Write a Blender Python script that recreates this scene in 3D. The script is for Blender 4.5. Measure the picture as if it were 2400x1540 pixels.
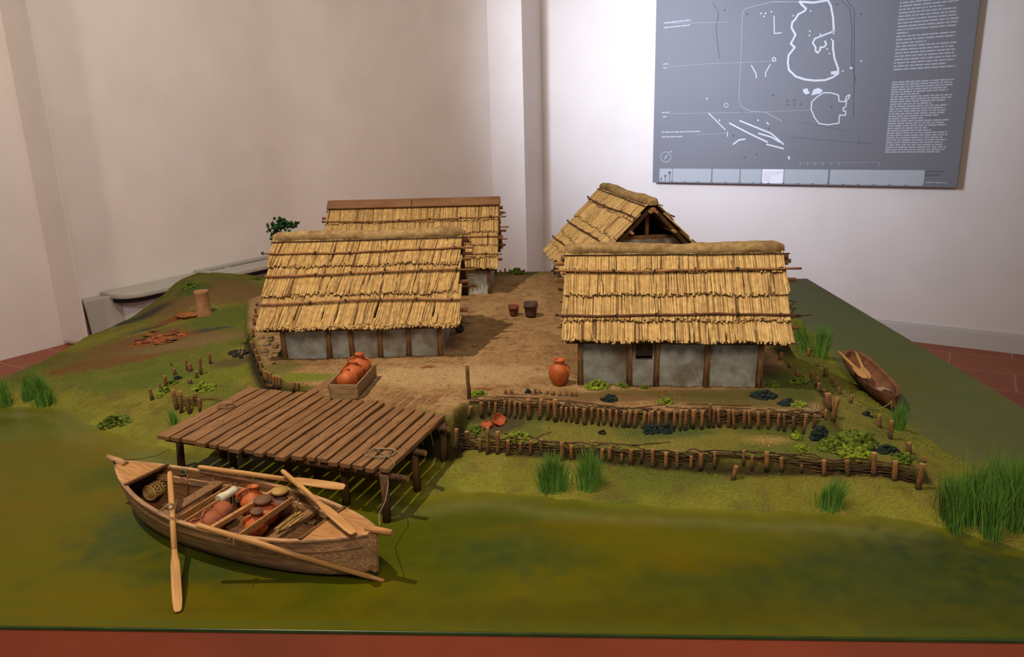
import bpy, bmesh, math, random
import numpy as np
from mathutils import Vector, Matrix, noise as mnoise
random.seed(7); rs = np.random.RandomState(5)
scn = bpy.context.scene; COL = scn.collection
for o in list(bpy.data.objects): bpy.data.objects.remove(o)

# ------------------------------------------------------------------ camera
F, CX, CY, H = 1746.0, 1200.0, 770.0, 0.6
def _n(v): return v / np.linalg.norm(v)
_dn = _n(np.array([(1382-CX)/F, (7300-CY)/F, 1])); _dp = np.array([(1301-CX)/F, (300-CY)/F, 1])
_dp = _n(_dp - _dn*_dp.dot(_dn)); _rt = np.cross(_dn, _dp); _rt = _rt if _rt[0] > 0 else -_rt
RM = np.array([_rt, _dp, -_dn])
cam_d = bpy.data.cameras.new('camera'); cam = bpy.data.objects.new('camera', cam_d); COL.objects.link(cam)
cam_d.sensor_width = 36; cam_d.lens = F/2400*36; cam_d.clip_start = .02; cam_d.clip_end = 60
cam.matrix_world = Matrix(((RM[0,0], -RM[0,1], -RM[0,2], 0), (RM[1,0], -RM[1,1], -RM[1,2], 0), (RM[2,0], -RM[2,1], -RM[2,2], H), (0,0,0,1)))
cam_d.dof.use_dof = True; cam_d.dof.focus_distance = 1.35; cam_d.dof.aperture_fstop = 16
scn.camera = cam
def ray(u, v): return RM @ np.array([(u-CX)/F, (v-CY)/F, 1.])
def P(u, v, z=0.):
    d = ray(u, v); t = (z-H)/d[2]; return Vector((d[0]*t, d[1]*t, z))
def PY(u, v, y):
    d = ray(u, v); t = y/d[1]; return Vector((d[0]*t, y, H+d[2]*t))

# ------------------------------------------------------------------ light
w = bpy.data.worlds.new('world'); scn.world = w; w.use_nodes = True
w.node_tree.nodes['Background'].inputs[0].default_value = (.82, .77, .70, 1)
w.node_tree.nodes['Background'].inputs[1].default_value = .215
def aim(o, tgt):
    o.rotation_euler = (Vector(tgt)-o.location).to_track_quat('-Z', 'Y').to_euler()
def spot(name, loc, tgt, watt, col, size, blend=.6, rad=.03):
    l = bpy.data.lights.new(name, 'SPOT'); l.energy = watt; l.color = col; l.spot_size = math.radians(size); l.spot_blend = blend; l.shadow_soft_size = rad
    o = bpy.data.objects.new(name, l); COL.objects.link(o); o.location = loc; aim(o, tgt); return o
def area(name, loc, tgt, watt, col, sx, sy, spread=180):
    l = bpy.data.lights.new(name, 'AREA'); l.shape = 'RECTANGLE'; l.size = sx; l.size_y = sy; l.energy = watt; l.color = col; l.spread = math.radians(spread)
    o = bpy.data.objects.new(name, l); COL.objects.link(o); o.location = loc; aim(o, tgt); return o
spot('key_spot', (-1.15, .8, 2.75), (-.22, 1.6, .1), 285, (1, .85, .63), 74, 1, .016)
spot('back_spot', (1.5, 2.9, 2.3), (.1, 2.0, .1), 24, (1, .80, .55), 60, .7, .03)
area('daylight_fill', (-2.9, 2.6, 1.9), (1.0, 5.35, 1.0), 31, (.72, .81, 1), .9, 1.2, 46)  # cool area light added inside the room for the bluish daylight
spot('wall_fill_left', (-.5, 3.0, 2.6), (-2.9, 6.0, .5), 185, (1, .87, .73), 95, 1, .25)  # unseen warm spot added to brighten the left wall
area('wall_fill_far', (-.8, 4.3, 2.7), (-1.6, 6.4, .8), 17, (.98, .88, .86), 1.8, 1.0)  # added area light that lifts the far end of the left wall
spot('pillar_fill', (-3.0, .5, 2.4), (-3.6, 4.8, .4), 190, (1, .86, .74), 60, 1, .2)  # unseen spot added to light both pillar faces alike
area('front_fill', (.2, -.8, 2.4), (.2, .9, 0), 40, (1, .84, .58), .8, .8)  # added fill for faces turned towards the camera
scn.view_settings.view_transform = 'Standard'; scn.view_settings.look = 'None'
scn.view_settings.exposure = 0.0; scn.view_settings.gamma = 1; scn.view_settings.use_curve_mapping = False

# ------------------------------------------------------------------ materials
def lin(c):
    return tuple(((x/255)/12.92 if x/255 <= .04045 else ((x/255+.055)/1.055)**2.4) for x in c) + (1,)
MATS = {}
def mat(name, c1, c2=None, scale=20, stretch=(1,1,1), rough=.8, bump=0, bscale=None, detail=6, tint=None, spec=.25, c3=None, s3=3, vcol=False, tr=0):
    """two colour noise material; tint = colour mixed in by the per-face 'tint' attribute"""
    if name in MATS: return MATS[name]
    m = bpy.data.materials.new(name); m.use_nodes = True; nt = m.node_tree; N = nt.nodes; L = nt.links
    b = N['Principled BSDF']; b.inputs['Roughness'].default_value = rough; b.inputs['Specular IOR Level'].default_value = spec
    tc = N.new('ShaderNodeTexCoord'); mp = N.new('ShaderNodeMapping'); mp.inputs['Scale'].default_value = stretch; L.new(tc.outputs['Object'], mp.inputs[0])
    def noi(s, d=detail):
        n = N.new('ShaderNodeTexNoise'); n.inputs['Scale'].default_value = s; n.inputs['Detail'].default_value = d; L.new(mp.outputs[0], n.inputs[0]); return n
    def mix(fac, a, bb, mode='MIX'):
        x = N.new('ShaderNodeMix'); x.data_type = 'RGBA'; x.blend_type = mode
        if isinstance(fac, (int, float)): x.inputs[0].default_value = fac
        else: L.new(fac, x.inputs[0])
        for i, q in ((6, a), (7, bb)):
            if isinstance(q, tuple): x.inputs[i].default_value = q
            else: L.new(q, x.inputs[i])
        return x.outputs[2]
    def ramp(src, lo, hi):
        r = N.new('ShaderNodeMapRange'); r.inputs[1].default_value = lo; r.inputs[2].default_value = hi; L.new(src, r.inputs[0]); return r.outputs[0]
    if vcol:
        a = N.new('ShaderNodeAttribute'); a.attribute_name = 'Col'; col = a.outputs['Color']
        if c2:
            n = noi(scale); col = mix(ramp(n.outputs[0], .3, .7), col, mix(.45, col, lin(c2)))
    else: col = lin(c1)
    if c2 and not vcol:
        n = noi(scale); col = mix(ramp(n.outputs[0], .35, .65), lin(c1), lin(c2))
    if c3:
        n3 = noi(s3, 3); col = mix(ramp(n3.outputs[0], .48, .68), col, lin(c3))
    if tint:
        a = N.new('ShaderNodeAttribute'); a.attribute_name = 'tint'; col = mix(a.outputs['Fac'], col, lin(tint))
    if isinstance(col, tuple): b.inputs['Base Color'].default_value = col
    else: L.new(col, b.inputs['Base Color'])
    if bump:
        n = noi(bscale or scale*2); bp = N.new('ShaderNodeBump'); bp.inputs['Strength'].default_value = bump; bp.inputs['Distance'].default_value = .002
        L.new(n.outputs[0], bp.inputs['Height']); L.new(bp.outputs[0], b.inputs['Normal'])
    if tr: b.inputs['Transmission Weight'].default_value = 0; b.inputs['Subsurface Weight'].default_value = 0
    MATS[name] = m; return m
M_thatch = mat('straw', (222,188,128), (194,158,104), 90, (1,1,1), .7, .2, 300, tint=(116,86,54))
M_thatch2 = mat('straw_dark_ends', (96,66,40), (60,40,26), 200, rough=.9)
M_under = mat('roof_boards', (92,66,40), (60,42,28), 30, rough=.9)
M_cap = mat('clay_ridge', (170,142,98), (142,114,76), 90, (1,1,1), .95, .8, 400, c3=(126,98,66), s3=30)
M_board = mat('ridge_board', (134,96,68), (112,78,56), 30, (.3,1,1), .8, .2)
M_pole = mat('peeled_pole', (158,112,74), (120,82,54), 60, (.5,1,1), .75, .3, 200)
M_poled = mat('dark_pole', (108,70,50), (82,52,38), 60, (.5,1,1), .75, .3, 200)
M_post = mat('post_wood', (164,124,86), (108,78,54), 320, (1,1,.12), .85, .6, 700, tint=(56,40,30))
M_stake = mat('stake_wood', (160,108,64), (112,78,50), 320, (1,1,.12), .85, .6, 700, tint=(62,50,36))
M_cut = mat('cut_wood', (168,130,88), (140,100,66), 60, rough=.85)
M_twig = mat('twig', (84,62,46), (58,42,32), 60, rough=.9, bump=.4, bscale=300, tint=(120,86,58))
M_daub = mat('daub', (176,178,180), (144,140,134), 45, rough=.92, bump=.5, bscale=200, c3=(122,106,88), s3=14)
M_dock = mat('dock_plank', (146,106,70), (108,74,48), 300, (1,.06,1), .7, .6, 700, tint=(104,72,46))
M_dockp = mat('dock_pile', (100,68,44), (62,42,28), 300, (1,1,.1), .8, .6, 600)
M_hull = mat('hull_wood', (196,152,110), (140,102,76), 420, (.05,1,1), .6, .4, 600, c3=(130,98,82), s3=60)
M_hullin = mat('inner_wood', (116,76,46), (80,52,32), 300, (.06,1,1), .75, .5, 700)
M_deck = mat('boat_deck', (180,130,80), (148,102,62), 260, (.08,1,1), .6, .4, 700)
M_oar = mat('oar_wood', (192,146,92), (164,116,70), 260, (.06,1,1), .55, .3, 700)
M_bench = mat('bench_wood', (134,98,64), (102,72,48), 260, rough=.7, bump=.4, bscale=700)
M_terra = mat('terracotta', (182,92,42), (158,72,32), 50, rough=.55, bump=.1, bscale=150, spec=.4)
M_terra2 = mat('terracotta_dull', (150,84,54), (124,66,44), 40, rough=.65, bump=.15, bscale=150, c3=(98,66,56), s3=30)
M_brown = mat('brown_pot', (96,66,54), (76,50,42), 40, rough=.6, bump=.1)
M_lid = mat('cork_lid', (176,140,84), (146,110,62), 60, rough=.8)
M_liddk = mat('wood_lid', (116,84,64), (94,66,52), 60, rough=.8)
M_rope = mat('rope', (150,136,112), (118,104,84), 200, rough=.9)
M_rope2 = mat('green_rope', (112,106,70), (84,78,52), 200, rough=.9)
M_knot = mat('binding', (72,56,48), (52,40,36), 200, rough=.9)
M_cloth = mat('white_cloth', (210,200,186), (190,178,162), 60, rough=.95)
M_wick = mat('wicker', (206,170,104), (170,130,76), 300, rough=.8)
M_wickd = mat('basket_gap', (70,48,26), None, rough=.9)
M_straw = mat('straw_bale', (190,156,92), (150,118,66), 200, rough=.9, bump=.5, bscale=400)
M_sack = mat('green_cloth', (88,92,58), (68,70,44), 100, rough=.95)
M_crate = mat('crate_wood', (156,128,96), (122,96,70), 260, (.1,1,1), .75, .4)
M_bucketd = mat('dark_bucket', (84,62,54), (64,46,42), 60, rough=.7)
M_bucketr = mat('red_bucket', (108,58,36), (84,44,28), 60, rough=.7)
M_canoe = mat('canoe_wood', (122,80,52), (96,60,38), 30, (1,1,1), .7, .4, 120, c3=(84,52,40), s3=12)
M_black = mat('charred', (34,32,34), (58,52,50), 60, rough=.95, bump=.6, bscale=200)
M_blue = mat('dark_bush', (38,52,48), (26,36,34), 120, rough=1, bump=.6, bscale=400)
M_moss = mat('moss', (116,128,38), (72,88,26), 90, rough=1, bump=.6, bscale=400, tint=(66,82,24))
M_mossb = mat('bright_moss', (140,152,44), (96,112,30), 90, rough=1, bump=.6, bscale=400, tint=(90,104,30))
M_leaf = mat('tree_leaf', (44,78,42), (26,52,30), 90, rough=1, bump=.5, bscale=300)
M_grass = mat('reed_green', (84,134,48), (60,106,32), 30, rough=.7, tint=(132,162,78), spec=.2)
M_kiln = mat('kiln_clay', (164,122,90), (140,98,68), 40, rough=.9, bump=.4, bscale=120, c3=(150,100,72), s3=20)
M_shard = mat('shard', (172,96,50), (140,72,38), 60, rough=.8, tint=(84,62,50))
M_stone = mat('pale_stone', (150,134,108), (120,104,80), 80, rough=.95)
M_grey = mat('cabinet_cream', (176,172,160), None, rough=.45)
M_white = mat('cabinet_white', (200,200,204), None, rough=.4)
M_slot = mat('vent_black', (12,12,14), None, rough=.6)
M_poster = mat('poster_grey', (114,114,120), (110,109,114), 1.2, rough=.55, spec=.3)
M_pl = mat('poster_white_line', (206,208,216), None, rough=.6)
M_plm = mat('poster_pale_line', (160,162,170), None, rough=.6)
M_ptx = mat('poster_text', (170,170,176), None, rough=.6)
M_pbox = mat('poster_box', (168,172,176), None, rough=.6)
M_pboxw = mat('poster_box_white', (226,222,230), None, rough=.6)
M_pdk = mat('poster_dark', (84,86,98), None, rough=.6)
M_wallw = mat('plaster_wall', (222,212,206), (216,206,199), 3, rough=.95, bump=.5, bscale=9, spec=.1)
M_base = mat('baseboard_paint', (196,188,182), None, rough=.7)

# ------------------------------------------------------------------ mesh helpers
class MB:
    def __init__(s): s.v = []; s.f = []; s.t = []; s.m = []; s.sm = []
    def add(s, vs, fs, tint=0., mi=0, smooth=False):
        k = len(s.v); s.v += [tuple(q) for q in vs]; s.f += [tuple(i+k for i in f) for f in fs]
        s.t += [tint]*len(fs); s.m += [mi]*len(fs); s.sm += [smooth]*len(fs)
    def box(s, c, size, rot=None, tint=0., mi=0):
        hx, hy, hz = (q/2 for q in size); c = Vector(c)
        vs = [Vector((x, y, z)) for x in (-hx, hx) for y in (-hy, hy) for z in (-hz, hz)]
        if rot is not None: vs = [rot @ q for q in vs]
        s.add([q+c for q in vs], [(0,1,3,2),(4,6,7,5),(0,4,5,1),(2,3,7,6),(0,2,6,4),(1,5,7,3)], tint, mi)
    def bar(s, a, b, wd, th, up=(0,0,1), tint=0., mi=0, taper=1.):
        a, b = Vector(a), Vector(b); d = (b-a).normalized(); sd = d.cross(Vector(up)).normalized(); u = sd.cross(d)
        vs = []
        for p, k in ((a, 1.), (b, taper)):
            for i, j in ((-1,-1),(1,-1),(1,1),(-1,1)): vs.append(p+sd*i*wd/2*k+u*j*th/2*k)
        s.add(vs, [(0,1,2,3),(7,6,5,4),(0,4,5,1),(1,5,6,2),(2,6,7,3),(3,7,4,0)], tint, mi)
    def tube(s, pts, r, n=7, tint=0., mi=0, cap=True, capmi=None, wob=0., seg=None):
        pts = [Vector(p) for p in pts]; m = len(pts); r = r if isinstance(r, (list, tuple)) else [r]*m
        vs = []; d0 = (pts[1]-pts[0]).normalized(); up = Vector((0,0,1)) if abs(d0.z) < .9 else Vector((1,0,0)); sd = d0.cross(up).normalized()
        for i, p in enumerate(pts):
            d = (pts[min(i+1, m-1)]-pts[max(i-1, 0)]).normalized(); sd = (sd-d*sd.dot(d)).normalized(); u = d.cross(sd)
            for j in range(n):
                a = 2*math.pi*j/n; rr = r[i]*(1+random.uniform(-wob, wob)); vs.append(p+sd*math.cos(a)*rr+u*math.sin(a)*rr)
        fs = [(i*n+j, i*n+(j+1) % n, (i+1)*n+(j+1) % n, (i+1)*n+j) for i in range(m-1) for j in range(n)]
        k = len(s.f); s.add(vs, fs, tint, mi, n > 4)
        if seg:
            for i in range(m-1):
                for j in range(n): s.t[k+i*n+j] = seg[i]
        if cap:
            k = len(s.v)-m*n
            for ring in (list(range(n))[::-1], [ (m-1)*n+j for j in range(n)]):
                s.f.append(tuple(k+q for q in ring)); s.t.append(tint); s.m.append(mi if capmi is None else capmi); s.sm.append(False)
    def lathe(s, prof, c=(0,0,0), n=28, axis=None, tint=0., mi=0):
        Mx = axis or Matrix.Identity(3); c = Vector(c); vs = []
        for r, z in prof:
            for j in range(n):
                a = 2*math.pi*j/n; vs.append(Mx @ Vector((r*math.cos(a), r*math.sin(a), z))+c)
        fs = [(i*n+j, i*n+(j+1) % n, (i+1)*n+(j+1) % n, (i+1)*n+j) for i in range(len(prof)-1) for j in range(n)]
        s.add(vs, fs, tint, mi, True)
    def blob(s, c, r, sub=1, jit=.25, flat=1., tint=0., mi=0, seed=None):
        bm = bmesh.new(); bmesh.ops.create_icosphere(bm, subdivisions=sub, radius=1); c = Vector(c)
        r = r if hasattr(r, '__len__') else (r, r, r*flat); off = Vector((random.random()*50, random.random()*50, 0))
        vs = []
        for v in bm.verts:
            k = 1+jit*mnoise.noise(v.co*2.2+off)*2; vs.append(Vector((v.co.x*r[0]*k, v.co.y*r[1]*k, v.co.z*r[2]*k))+c)
        s.add(vs, [tuple(x.index for x in f.verts) for f in bm.faces], tint, mi, True); bm.free()
    def build(s, name, mats, parent=None, bevel=0., label=None):
        me = bpy.data.meshes.new(name); me.from_pydata(s.v, [], s.f); me.update()
        for m in (mats if isinstance(mats, (list, tuple)) else [mats]): me.materials.append(m)
        me.polygons.foreach_set('material_index', s.m); me.polygons.foreach_set('use_smooth', s.sm)
        a = me.attributes.new('tint', 'FLOAT', 'FACE'); a.data.foreach_set('value', s.t)
        o = bpy.data.objects.new(name, me); COL.objects.link(o)
        if parent is not None: o.parent = parent
        if label: o['label'] = label
        if bevel:
            md = o.modifiers.new('bevel', 'BEVEL'); md.width = bevel; md.segments = 2; md.limit_method = 'ANGLE'
        return o
def tag(o, label, cat, group=None, kind=None):
    if len(label.split()) > 16: print('LONG LABEL', label)
    o['label'] = label; o['category'] = cat
    if group: o['group'] = group
    if kind: o['kind'] = kind
    return o
def empty(name, loc, rz=0, label=None, cat=None, group=None):
    o = bpy.data.objects.new(name, None); COL.objects.link(o); o.location = loc; o.rotation_euler = (0,0,rz); o.empty_display_size = .02
    if label: tag(o, label, cat, group)
    return o
def struct(o): o['kind'] = 'structure'; return o
def copy_tree(o, parent=None):
    c = o.copy(); COL.objects.link(c); c.parent = parent
    for ch in [q for q in bpy.data.objects if q.parent == o]: copy_tree(ch, c)
    return c
def wavy(a, b, n, amp, sag=0.):
    a, b = Vector(a), Vector(b); out = []
    for i in range(n+1):
        t = i/n; p = a.lerp(b, t); k = math.sin(math.pi*t)
        p += Vector((random.uniform(-amp, amp), random.uniform(-amp, amp), random.uniform(-amp, amp)))*min(1, k*3); p.z -= sag*k; out.append(p)
    return out
# ------------------------------------------------------------------ board, water and land
XL, XR, YF, YB = -1.403, .985, .79, 2.95
def vnoise(x, y, sc, seed=0):
    x = x*sc; y = y*sc; xi = np.floor(x).astype(int); yi = np.floor(y).astype(int); fx = x-xi; fy = y-yi
    fx = fx*fx*(3-2*fx); fy = fy*fy*(3-2*fy)
    def h(a, b):
        q = np.sin(a*127.1+b*311.7+seed*74.7)*43758.5453; return q-np.floor(q)
    return (h(xi, yi)*(1-fx)+h(xi+1, yi)*fx)*(1-fy)+(h(xi, yi+1)*(1-fx)+h(xi+1, yi+1)*fx)*fy
def fbm(x, y, sc, o=4, seed=0):
    r = 0; a = .5
    for i in range(o): r = r+a*vnoise(x, y, sc*2**i, seed+i); a *= .5
    return r/(1-.5**o)
def sdist(poly, X, Y):
    """signed distance to polygon, positive inside"""
    n = len(poly); d = np.full(X.shape, 1e9); ins = np.zeros(X.shape, bool)
    for i in range(n):
        x0, y0 = poly[i]; x1, y1 = poly[(i+1) % n]; dx, dy = x1-x0, y1-y0
        t = np.clip(((X-x0)*dx+(Y-y0)*dy)/(dx*dx+dy*dy+1e-12), 0, 1); d = np.minimum(d, np.hypot(X-x0-t*dx, Y-y0-t*dy))
        if y0 != y1: ins ^= ((y0 > Y) != (y1 > Y)) & (X < (x1-x0)*(Y-y0)/(y1-y0)+x0)
    return np.where(ins, d, -d)
def px(l, z): return [tuple(P(u, v, z)[:2]) for u, v in l]
shore_front = [(0,950),(60,955),(150,958),(190,975),(230,1005),(330,1030),(400,1052),(510,1068),(560,1050),(700,1030),(900,1040),(1040,1095),(1000,1140),(978,1172),(1040,1152),(1150,1150),(1290,1165),(1420,1180),(1640,1190),(1850,1200),(2100,1215),(2200,1235),(2400,1290),(2650,1330),(2650,1190),(2400,1150),(2250,1085),(2185,1040),(2130,1003),(2090,965),(2030,920),(1980,870),(1955,840),(1925,800),(1880,765)]
LAND = px(shore_front, 0) + [(.66,2.3),(.62,2.82),(-1.9,2.86),(-1.9,1.5)]
T1 = px([(1050,985),(1065,1012),(1140,1017),(1200,1036),(1270,1042),(1400,1054),(1560,1066),(1700,1076),(1800,1079),(1980,1082),(2130,1087),(2165,1094),(2120,1030),(2060,975),(2000,930),(1950,880)], .045) + [(.3,1.5),(-.1,1.5)]
T1L = px([(408,918),(440,932),(480,943),(540,950),(640,960),(720,960),(720,900),(640,870),(590,810),(500,845),(455,880),(420,900)], .05)
T2 = px([(596,800),(603,830),(615,858),(632,880),(652,893),(675,900),(700,903),(735,905),(760,935),(900,950),(1060,975),(1085,948),(1150,940),(1250,946),(1330,952),(1450,962),(1600,968),(1700,963),(1800,966),(1900,976),(1942,985),(1928,935),(1905,898),(1872,874),(1845,852),(1825,832),(1808,815)], .09) + [(.545,1.75),(.56,2.3),(.5,2.72),(-.9,2.72),(-1.0,2.3),(-.86,1.95)]
CTRL = [((0,950),.004),((150,956),.006),((60,925),.02),((200,900),.03),((200,940),.018),((300,1000),.008),((300,930),.022),((300,860),.04),((390,960),.02),((400,1010),.015),((360,900),.032),((340,800),.052),((250,840),.04),((470,740),.085),((400,740),.07),((430,690),.10),((470,650),.125),((520,690),.100),((560,725),.085),((550,800),.062),((585,740),.07),((500,820),.055),((440,860),.048),((560,860),.055),((600,690),.088),((610,660),.09),((640,920),.052),((560,930),.045),
 ((470,975),.022),((560,1000),.018),((1100,1110),.012),((1300,1115),.02),((1500,1122),.02),((1700,1130),.02),((1900,1145),.022),((2060,1160),.02),((2180,1150),.02),((2250,1130),.012),((2350,1180),.008),((2150,1080),.025),((2105,1010),.028),((2050,955),.028),((1980,890),.03),((1900,825),.03),((1960,960),.05),((1990,1000),.047),((1870,800),.035),((1930,880),.042),((1890,850),.055),((1200,1040),.03),((1500,1050),.03),((1800,1060),.03),((2000,1050),.035)]
cp = [(*P(u, v, z)[:2], z) for (u, v), z in CTRL] + [(XL, yy, zz) for yy, zz in ((1.55,.004),(1.705,.024),(1.892,.024),(2.0,.03),(2.08,.036),(2.294,.034),(2.45,.05),(2.537,.065),(2.633,.088),(2.75,.092),(2.9,.085))] + [(-1.235,2.485,.130),(-1.2,2.68,.085),(-1.02,2.62,.08),(-1.1,2.8,.07),(.62,1.6,.035),(.64,1.9,.03),(.66,2.4,.03),(.3,1.0,.0),(-.3,1.3,.02),(-.4,1.2,.0)]
cp = np.array(cp)
def tps(r): return np.where(r > 0, r*r*np.log(r+1e-9), 0)
_K = tps(np.hypot(cp[:,None,0]-cp[None,:,0], cp[:,None,1]-cp[None,:,1])) + np.eye(len(cp))*.0015
_Pm = np.c_[np.ones(len(cp)), cp[:,:2]]
_A = np.block([[_K, _Pm], [_Pm.T, np.zeros((3,3))]]); _W = np.linalg.solve(_A, np.r_[cp[:,2], 0, 0, 0])
def rbf(X, Y):
    r = _W[-3]+_W[-2]*X+_W[-1]*Y
    for i in range(len(cp)): r = r+_W[i]*tps(np.hypot(X-cp[i,0], Y-cp[i,1]))
    return r
def sst(x): x = np.clip(x, 0, 1); return x*x*(3-2*x)
GS = .005; gx = np.arange(XL, XR+GS/2, GS); gx[-1] = XR; gy = np.arange(YF, YB+GS/2, GS); gy[-1] = YB
GX, GY = np.meshgrid(gx, gy)
wob = (fbm(GX, GY, 22, 3, 3)-.5)*.022
dL = sdist(LAND, GX, GY)+wob; d1 = sdist(T1, GX, GY); d1l = sdist(T1L, GX, GY); d2 = sdist(T2, GX, GY)+(fbm(GX, GY, 60, 2, 9)-.5)*.004
low = np.clip(rbf(GX, GY), .003, .2)
HZ = np.minimum(low, np.where(GY > 2.2, 2., .35)*np.clip(dL, -1, 1)+.001)
a1 = sst((d1+.010)/.013); HZ = HZ*(1-a1)+np.maximum(HZ, .045+.015*np.clip(d1/.06, 0, 1))*a1
a1 = sst((d1l+.010)/.014); HZ = HZ*(1-a1)+np.maximum(HZ, .05)*a1
w2 = np.where(GX > .44, .035, .013); a2 = sst((d2+w2-.002)/w2); plat = .09+(fbm(GX, GY, 9, 3, 5)-.5)*.003
HZ = HZ*(1-a2)+np.where(GX < -.85, np.maximum(HZ, plat), plat)*a2
rough = (fbm(GX, GY, 90, 3, 11)-.5)*.0035+(fbm(GX, GY, 25, 3, 12)-.5)*.004
HZ = np.where(dL > .002, HZ+rough*np.clip(dL/.03, 0, 1), HZ)
HZ = np.where(dL < 0, np.maximum(dL*.35, -.006), HZ)
def gz(x, y):
    i = (x-XL)/GS; j = (y-YF)/GS; i0 = int(np.clip(i, 0, len(gx)-2)); j0 = int(np.clip(j, 0, len(gy)-2)); fi = min(max(i-i0, 0), 1); fj = min(max(j-j0, 0), 1)
    return float((HZ[j0,i0]*(1-fi)+HZ[j0,i0+1]*fi)*(1-fj)+(HZ[j0+1,i0]*(1-fi)+HZ[j0+1,i0+1]*fi)*fj)
def G(u, v, zoff=0.):
    """where the sight line through a photo pixel meets the modelled ground"""
    d = ray(u, v); y = .78
    while y < 2.95:
        t = y/d[1]; x = d[0]*t; z = H+d[2]*t
        if z <= max(gz(x, y), 0): break
        y += .002
    y -= .001; t = y/d[1]; return Vector((d[0]*t, y, max(gz(d[0]*t, y), 0)+zoff))
# colour of the painted ground
def cl(c): return np.array(lin(c)[:3])
def blend(C, c, a): return C*(1-a[..., None])+cl(c)*a[..., None]
def spotmask(u, v, z, rx, ry=None, rot=0, soft=.4, amp=.5):
    c = P(u, v, z); ry = ry or rx; x = GX-c.x; y = GY-c.y; ca, sa = math.cos(rot), math.sin(rot); q = np.hypot((x*ca+y*sa)/rx, (-x*sa+y*ca)/ry)
    q = q+(fbm(GX, GY, 40, 3, 21)-.5)*amp; return 1-sst((q-1+soft)/(2*soft))
n1 = fbm(GX, GY, 14, 4, 31); n2 = fbm(GX, GY, 45, 3, 32); n3 = fbm(GX, GY, 140, 2, 33); n4 = fbm(GX, GY, 5, 3, 34)
C = np.zeros(GX.shape+(3,))+cl((116,112,42))
C = blend(C, (136,124,58), sst((n1-.42)*5)*.6); C = blend(C, (84,98,38), sst((n4-.45)*5)*.7); C = blend(C, (96,78,48), sst((n2-.52)*5)*.45)
C = blend(C, (128,126,46), (1-sst((dL-.010)/.06))*.85*sst((n1-.25)*3))
# hill at the left: bare soil band, charcoal, kiln dust
for (u, v, z, rx, ry, ro, c, s) in [(330,810,.05,.20,.12,.35,(112,82,54),.9),(560,690,.09,.12,.16,.8,(116,86,56),.8),(240,850,.04,.16,.05,.5,(116,72,46),.8),(430,800,.06,.2,.05,.4,(118,94,64),.7),(420,700,.1,.10,.12,.3,(118,84,56),.8),
    (470,800,.06,.14,.035,.4,(124,104,70),.6),(330,737,.06,.09,.055,.9,(58,58,58),.95),(355,768,.058,.085,.035,.4,(66,64,62),.95),(485,772,.07,.07,.014,.5,(58,58,62),.95),(420,745,.075,.075,.045,.5,(128,72,40),.9),(375,795,.056,.085,.035,.4,(142,66,30),.9),
    (560,735,.08,.16,.07,1.0,(84,98,40),.9),(450,672,.12,.06,.05,.5,(70,92,36),.8),(545,850,.055,.05,.04,0,(88,74,52),.9),(520,880,.05,.08,.05,0,(110,118,36),.7),(340,890,.035,.14,.05,.2,(82,98,40),.8),(200,795,.045,.2,.04,.6,(128,122,48),.6)]:
    C = blend(C, c, spotmask(u, v, z, rx, ry, ro)*s)
# settlement plateau: sandy soil
a = sst((d2+.004)/.02); sand = np.zeros_like(C)+cl((162,126,88)); sand = blend(sand, (180,146,106), sst((n1-.45)*4)*.6); sand = blend(sand, (138,100,66), sst((n2-.55)*6)*.6); sand = blend(sand, (104,74,50), sst((n3-.66)*9)*.6)
sand = blend(sand, (196,164,122), spotmask(1050,880,.09,.2,.07)*.6)
for (u, v, rx, ry, c, s) in [(690,885,.11,.03,(112,120,40),.95),(660,860,.05,.05,(92,96,44),.8),(700,845,.09,.05,(120,88,56),.5),(1600,925,.26,.03,(104,86,48),.9),(1750,935,.16,.05,(88,84,44),.8),(1850,900,.06,.10,(78,84,38),.95),(1600,905,.2,.008,(58,66,46),.7),(1350,935,.2,.016,(124,92,64),.8),(1210,640,.14,.05,(112,104,50),.9),(1005,860,.02,.008,(170,110,70),.5)]:
    sand = blend(sand, c, spotmask(u, v, .09, rx, ry)*s)
C = C*(1-a[...,None])+sand*a[...,None]
edge = np.exp(-((d2+.011)/.012)**2)*(GX > -.86)*(GY < 1.9); C = blend(C, (40,30,22), edge)  # shade in the upper fence gaps, painted into the ground colour
edge = np.exp(-((d1+.008)/.009)**2)*(GY < 1.26); C = blend(C, (46,36,24), edge)  # gap shade behind the lower fence, also painted dark
a = sst((d1+.0)/.01)*(1-sst((d2+.012)/.01)); gr = np.zeros_like(C)+cl((118,112,52)); gr = blend(gr, (84,94,46), sst((n1-.45)*5)*.8); gr = blend(gr, (140,122,70), sst((n4-.5)*5)*.5); C = C*(1-a[...,None]*.85)+gr*a[...,None]*.85
for (u, v, z, rx, ry, c, s) in [(1175,1000,.05,.045,.03,(70,60,48),.9),(1800,1040,.05,.04,.014,(158,132,80),.9),(1580,1025,.05,.07,.02,(70,88,48),.8),(2080,900,.0,.01,.01,(90,96,30),.5)]:
    C = blend(C, c, spotmask(u, v, z, rx, ry)*s)
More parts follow.
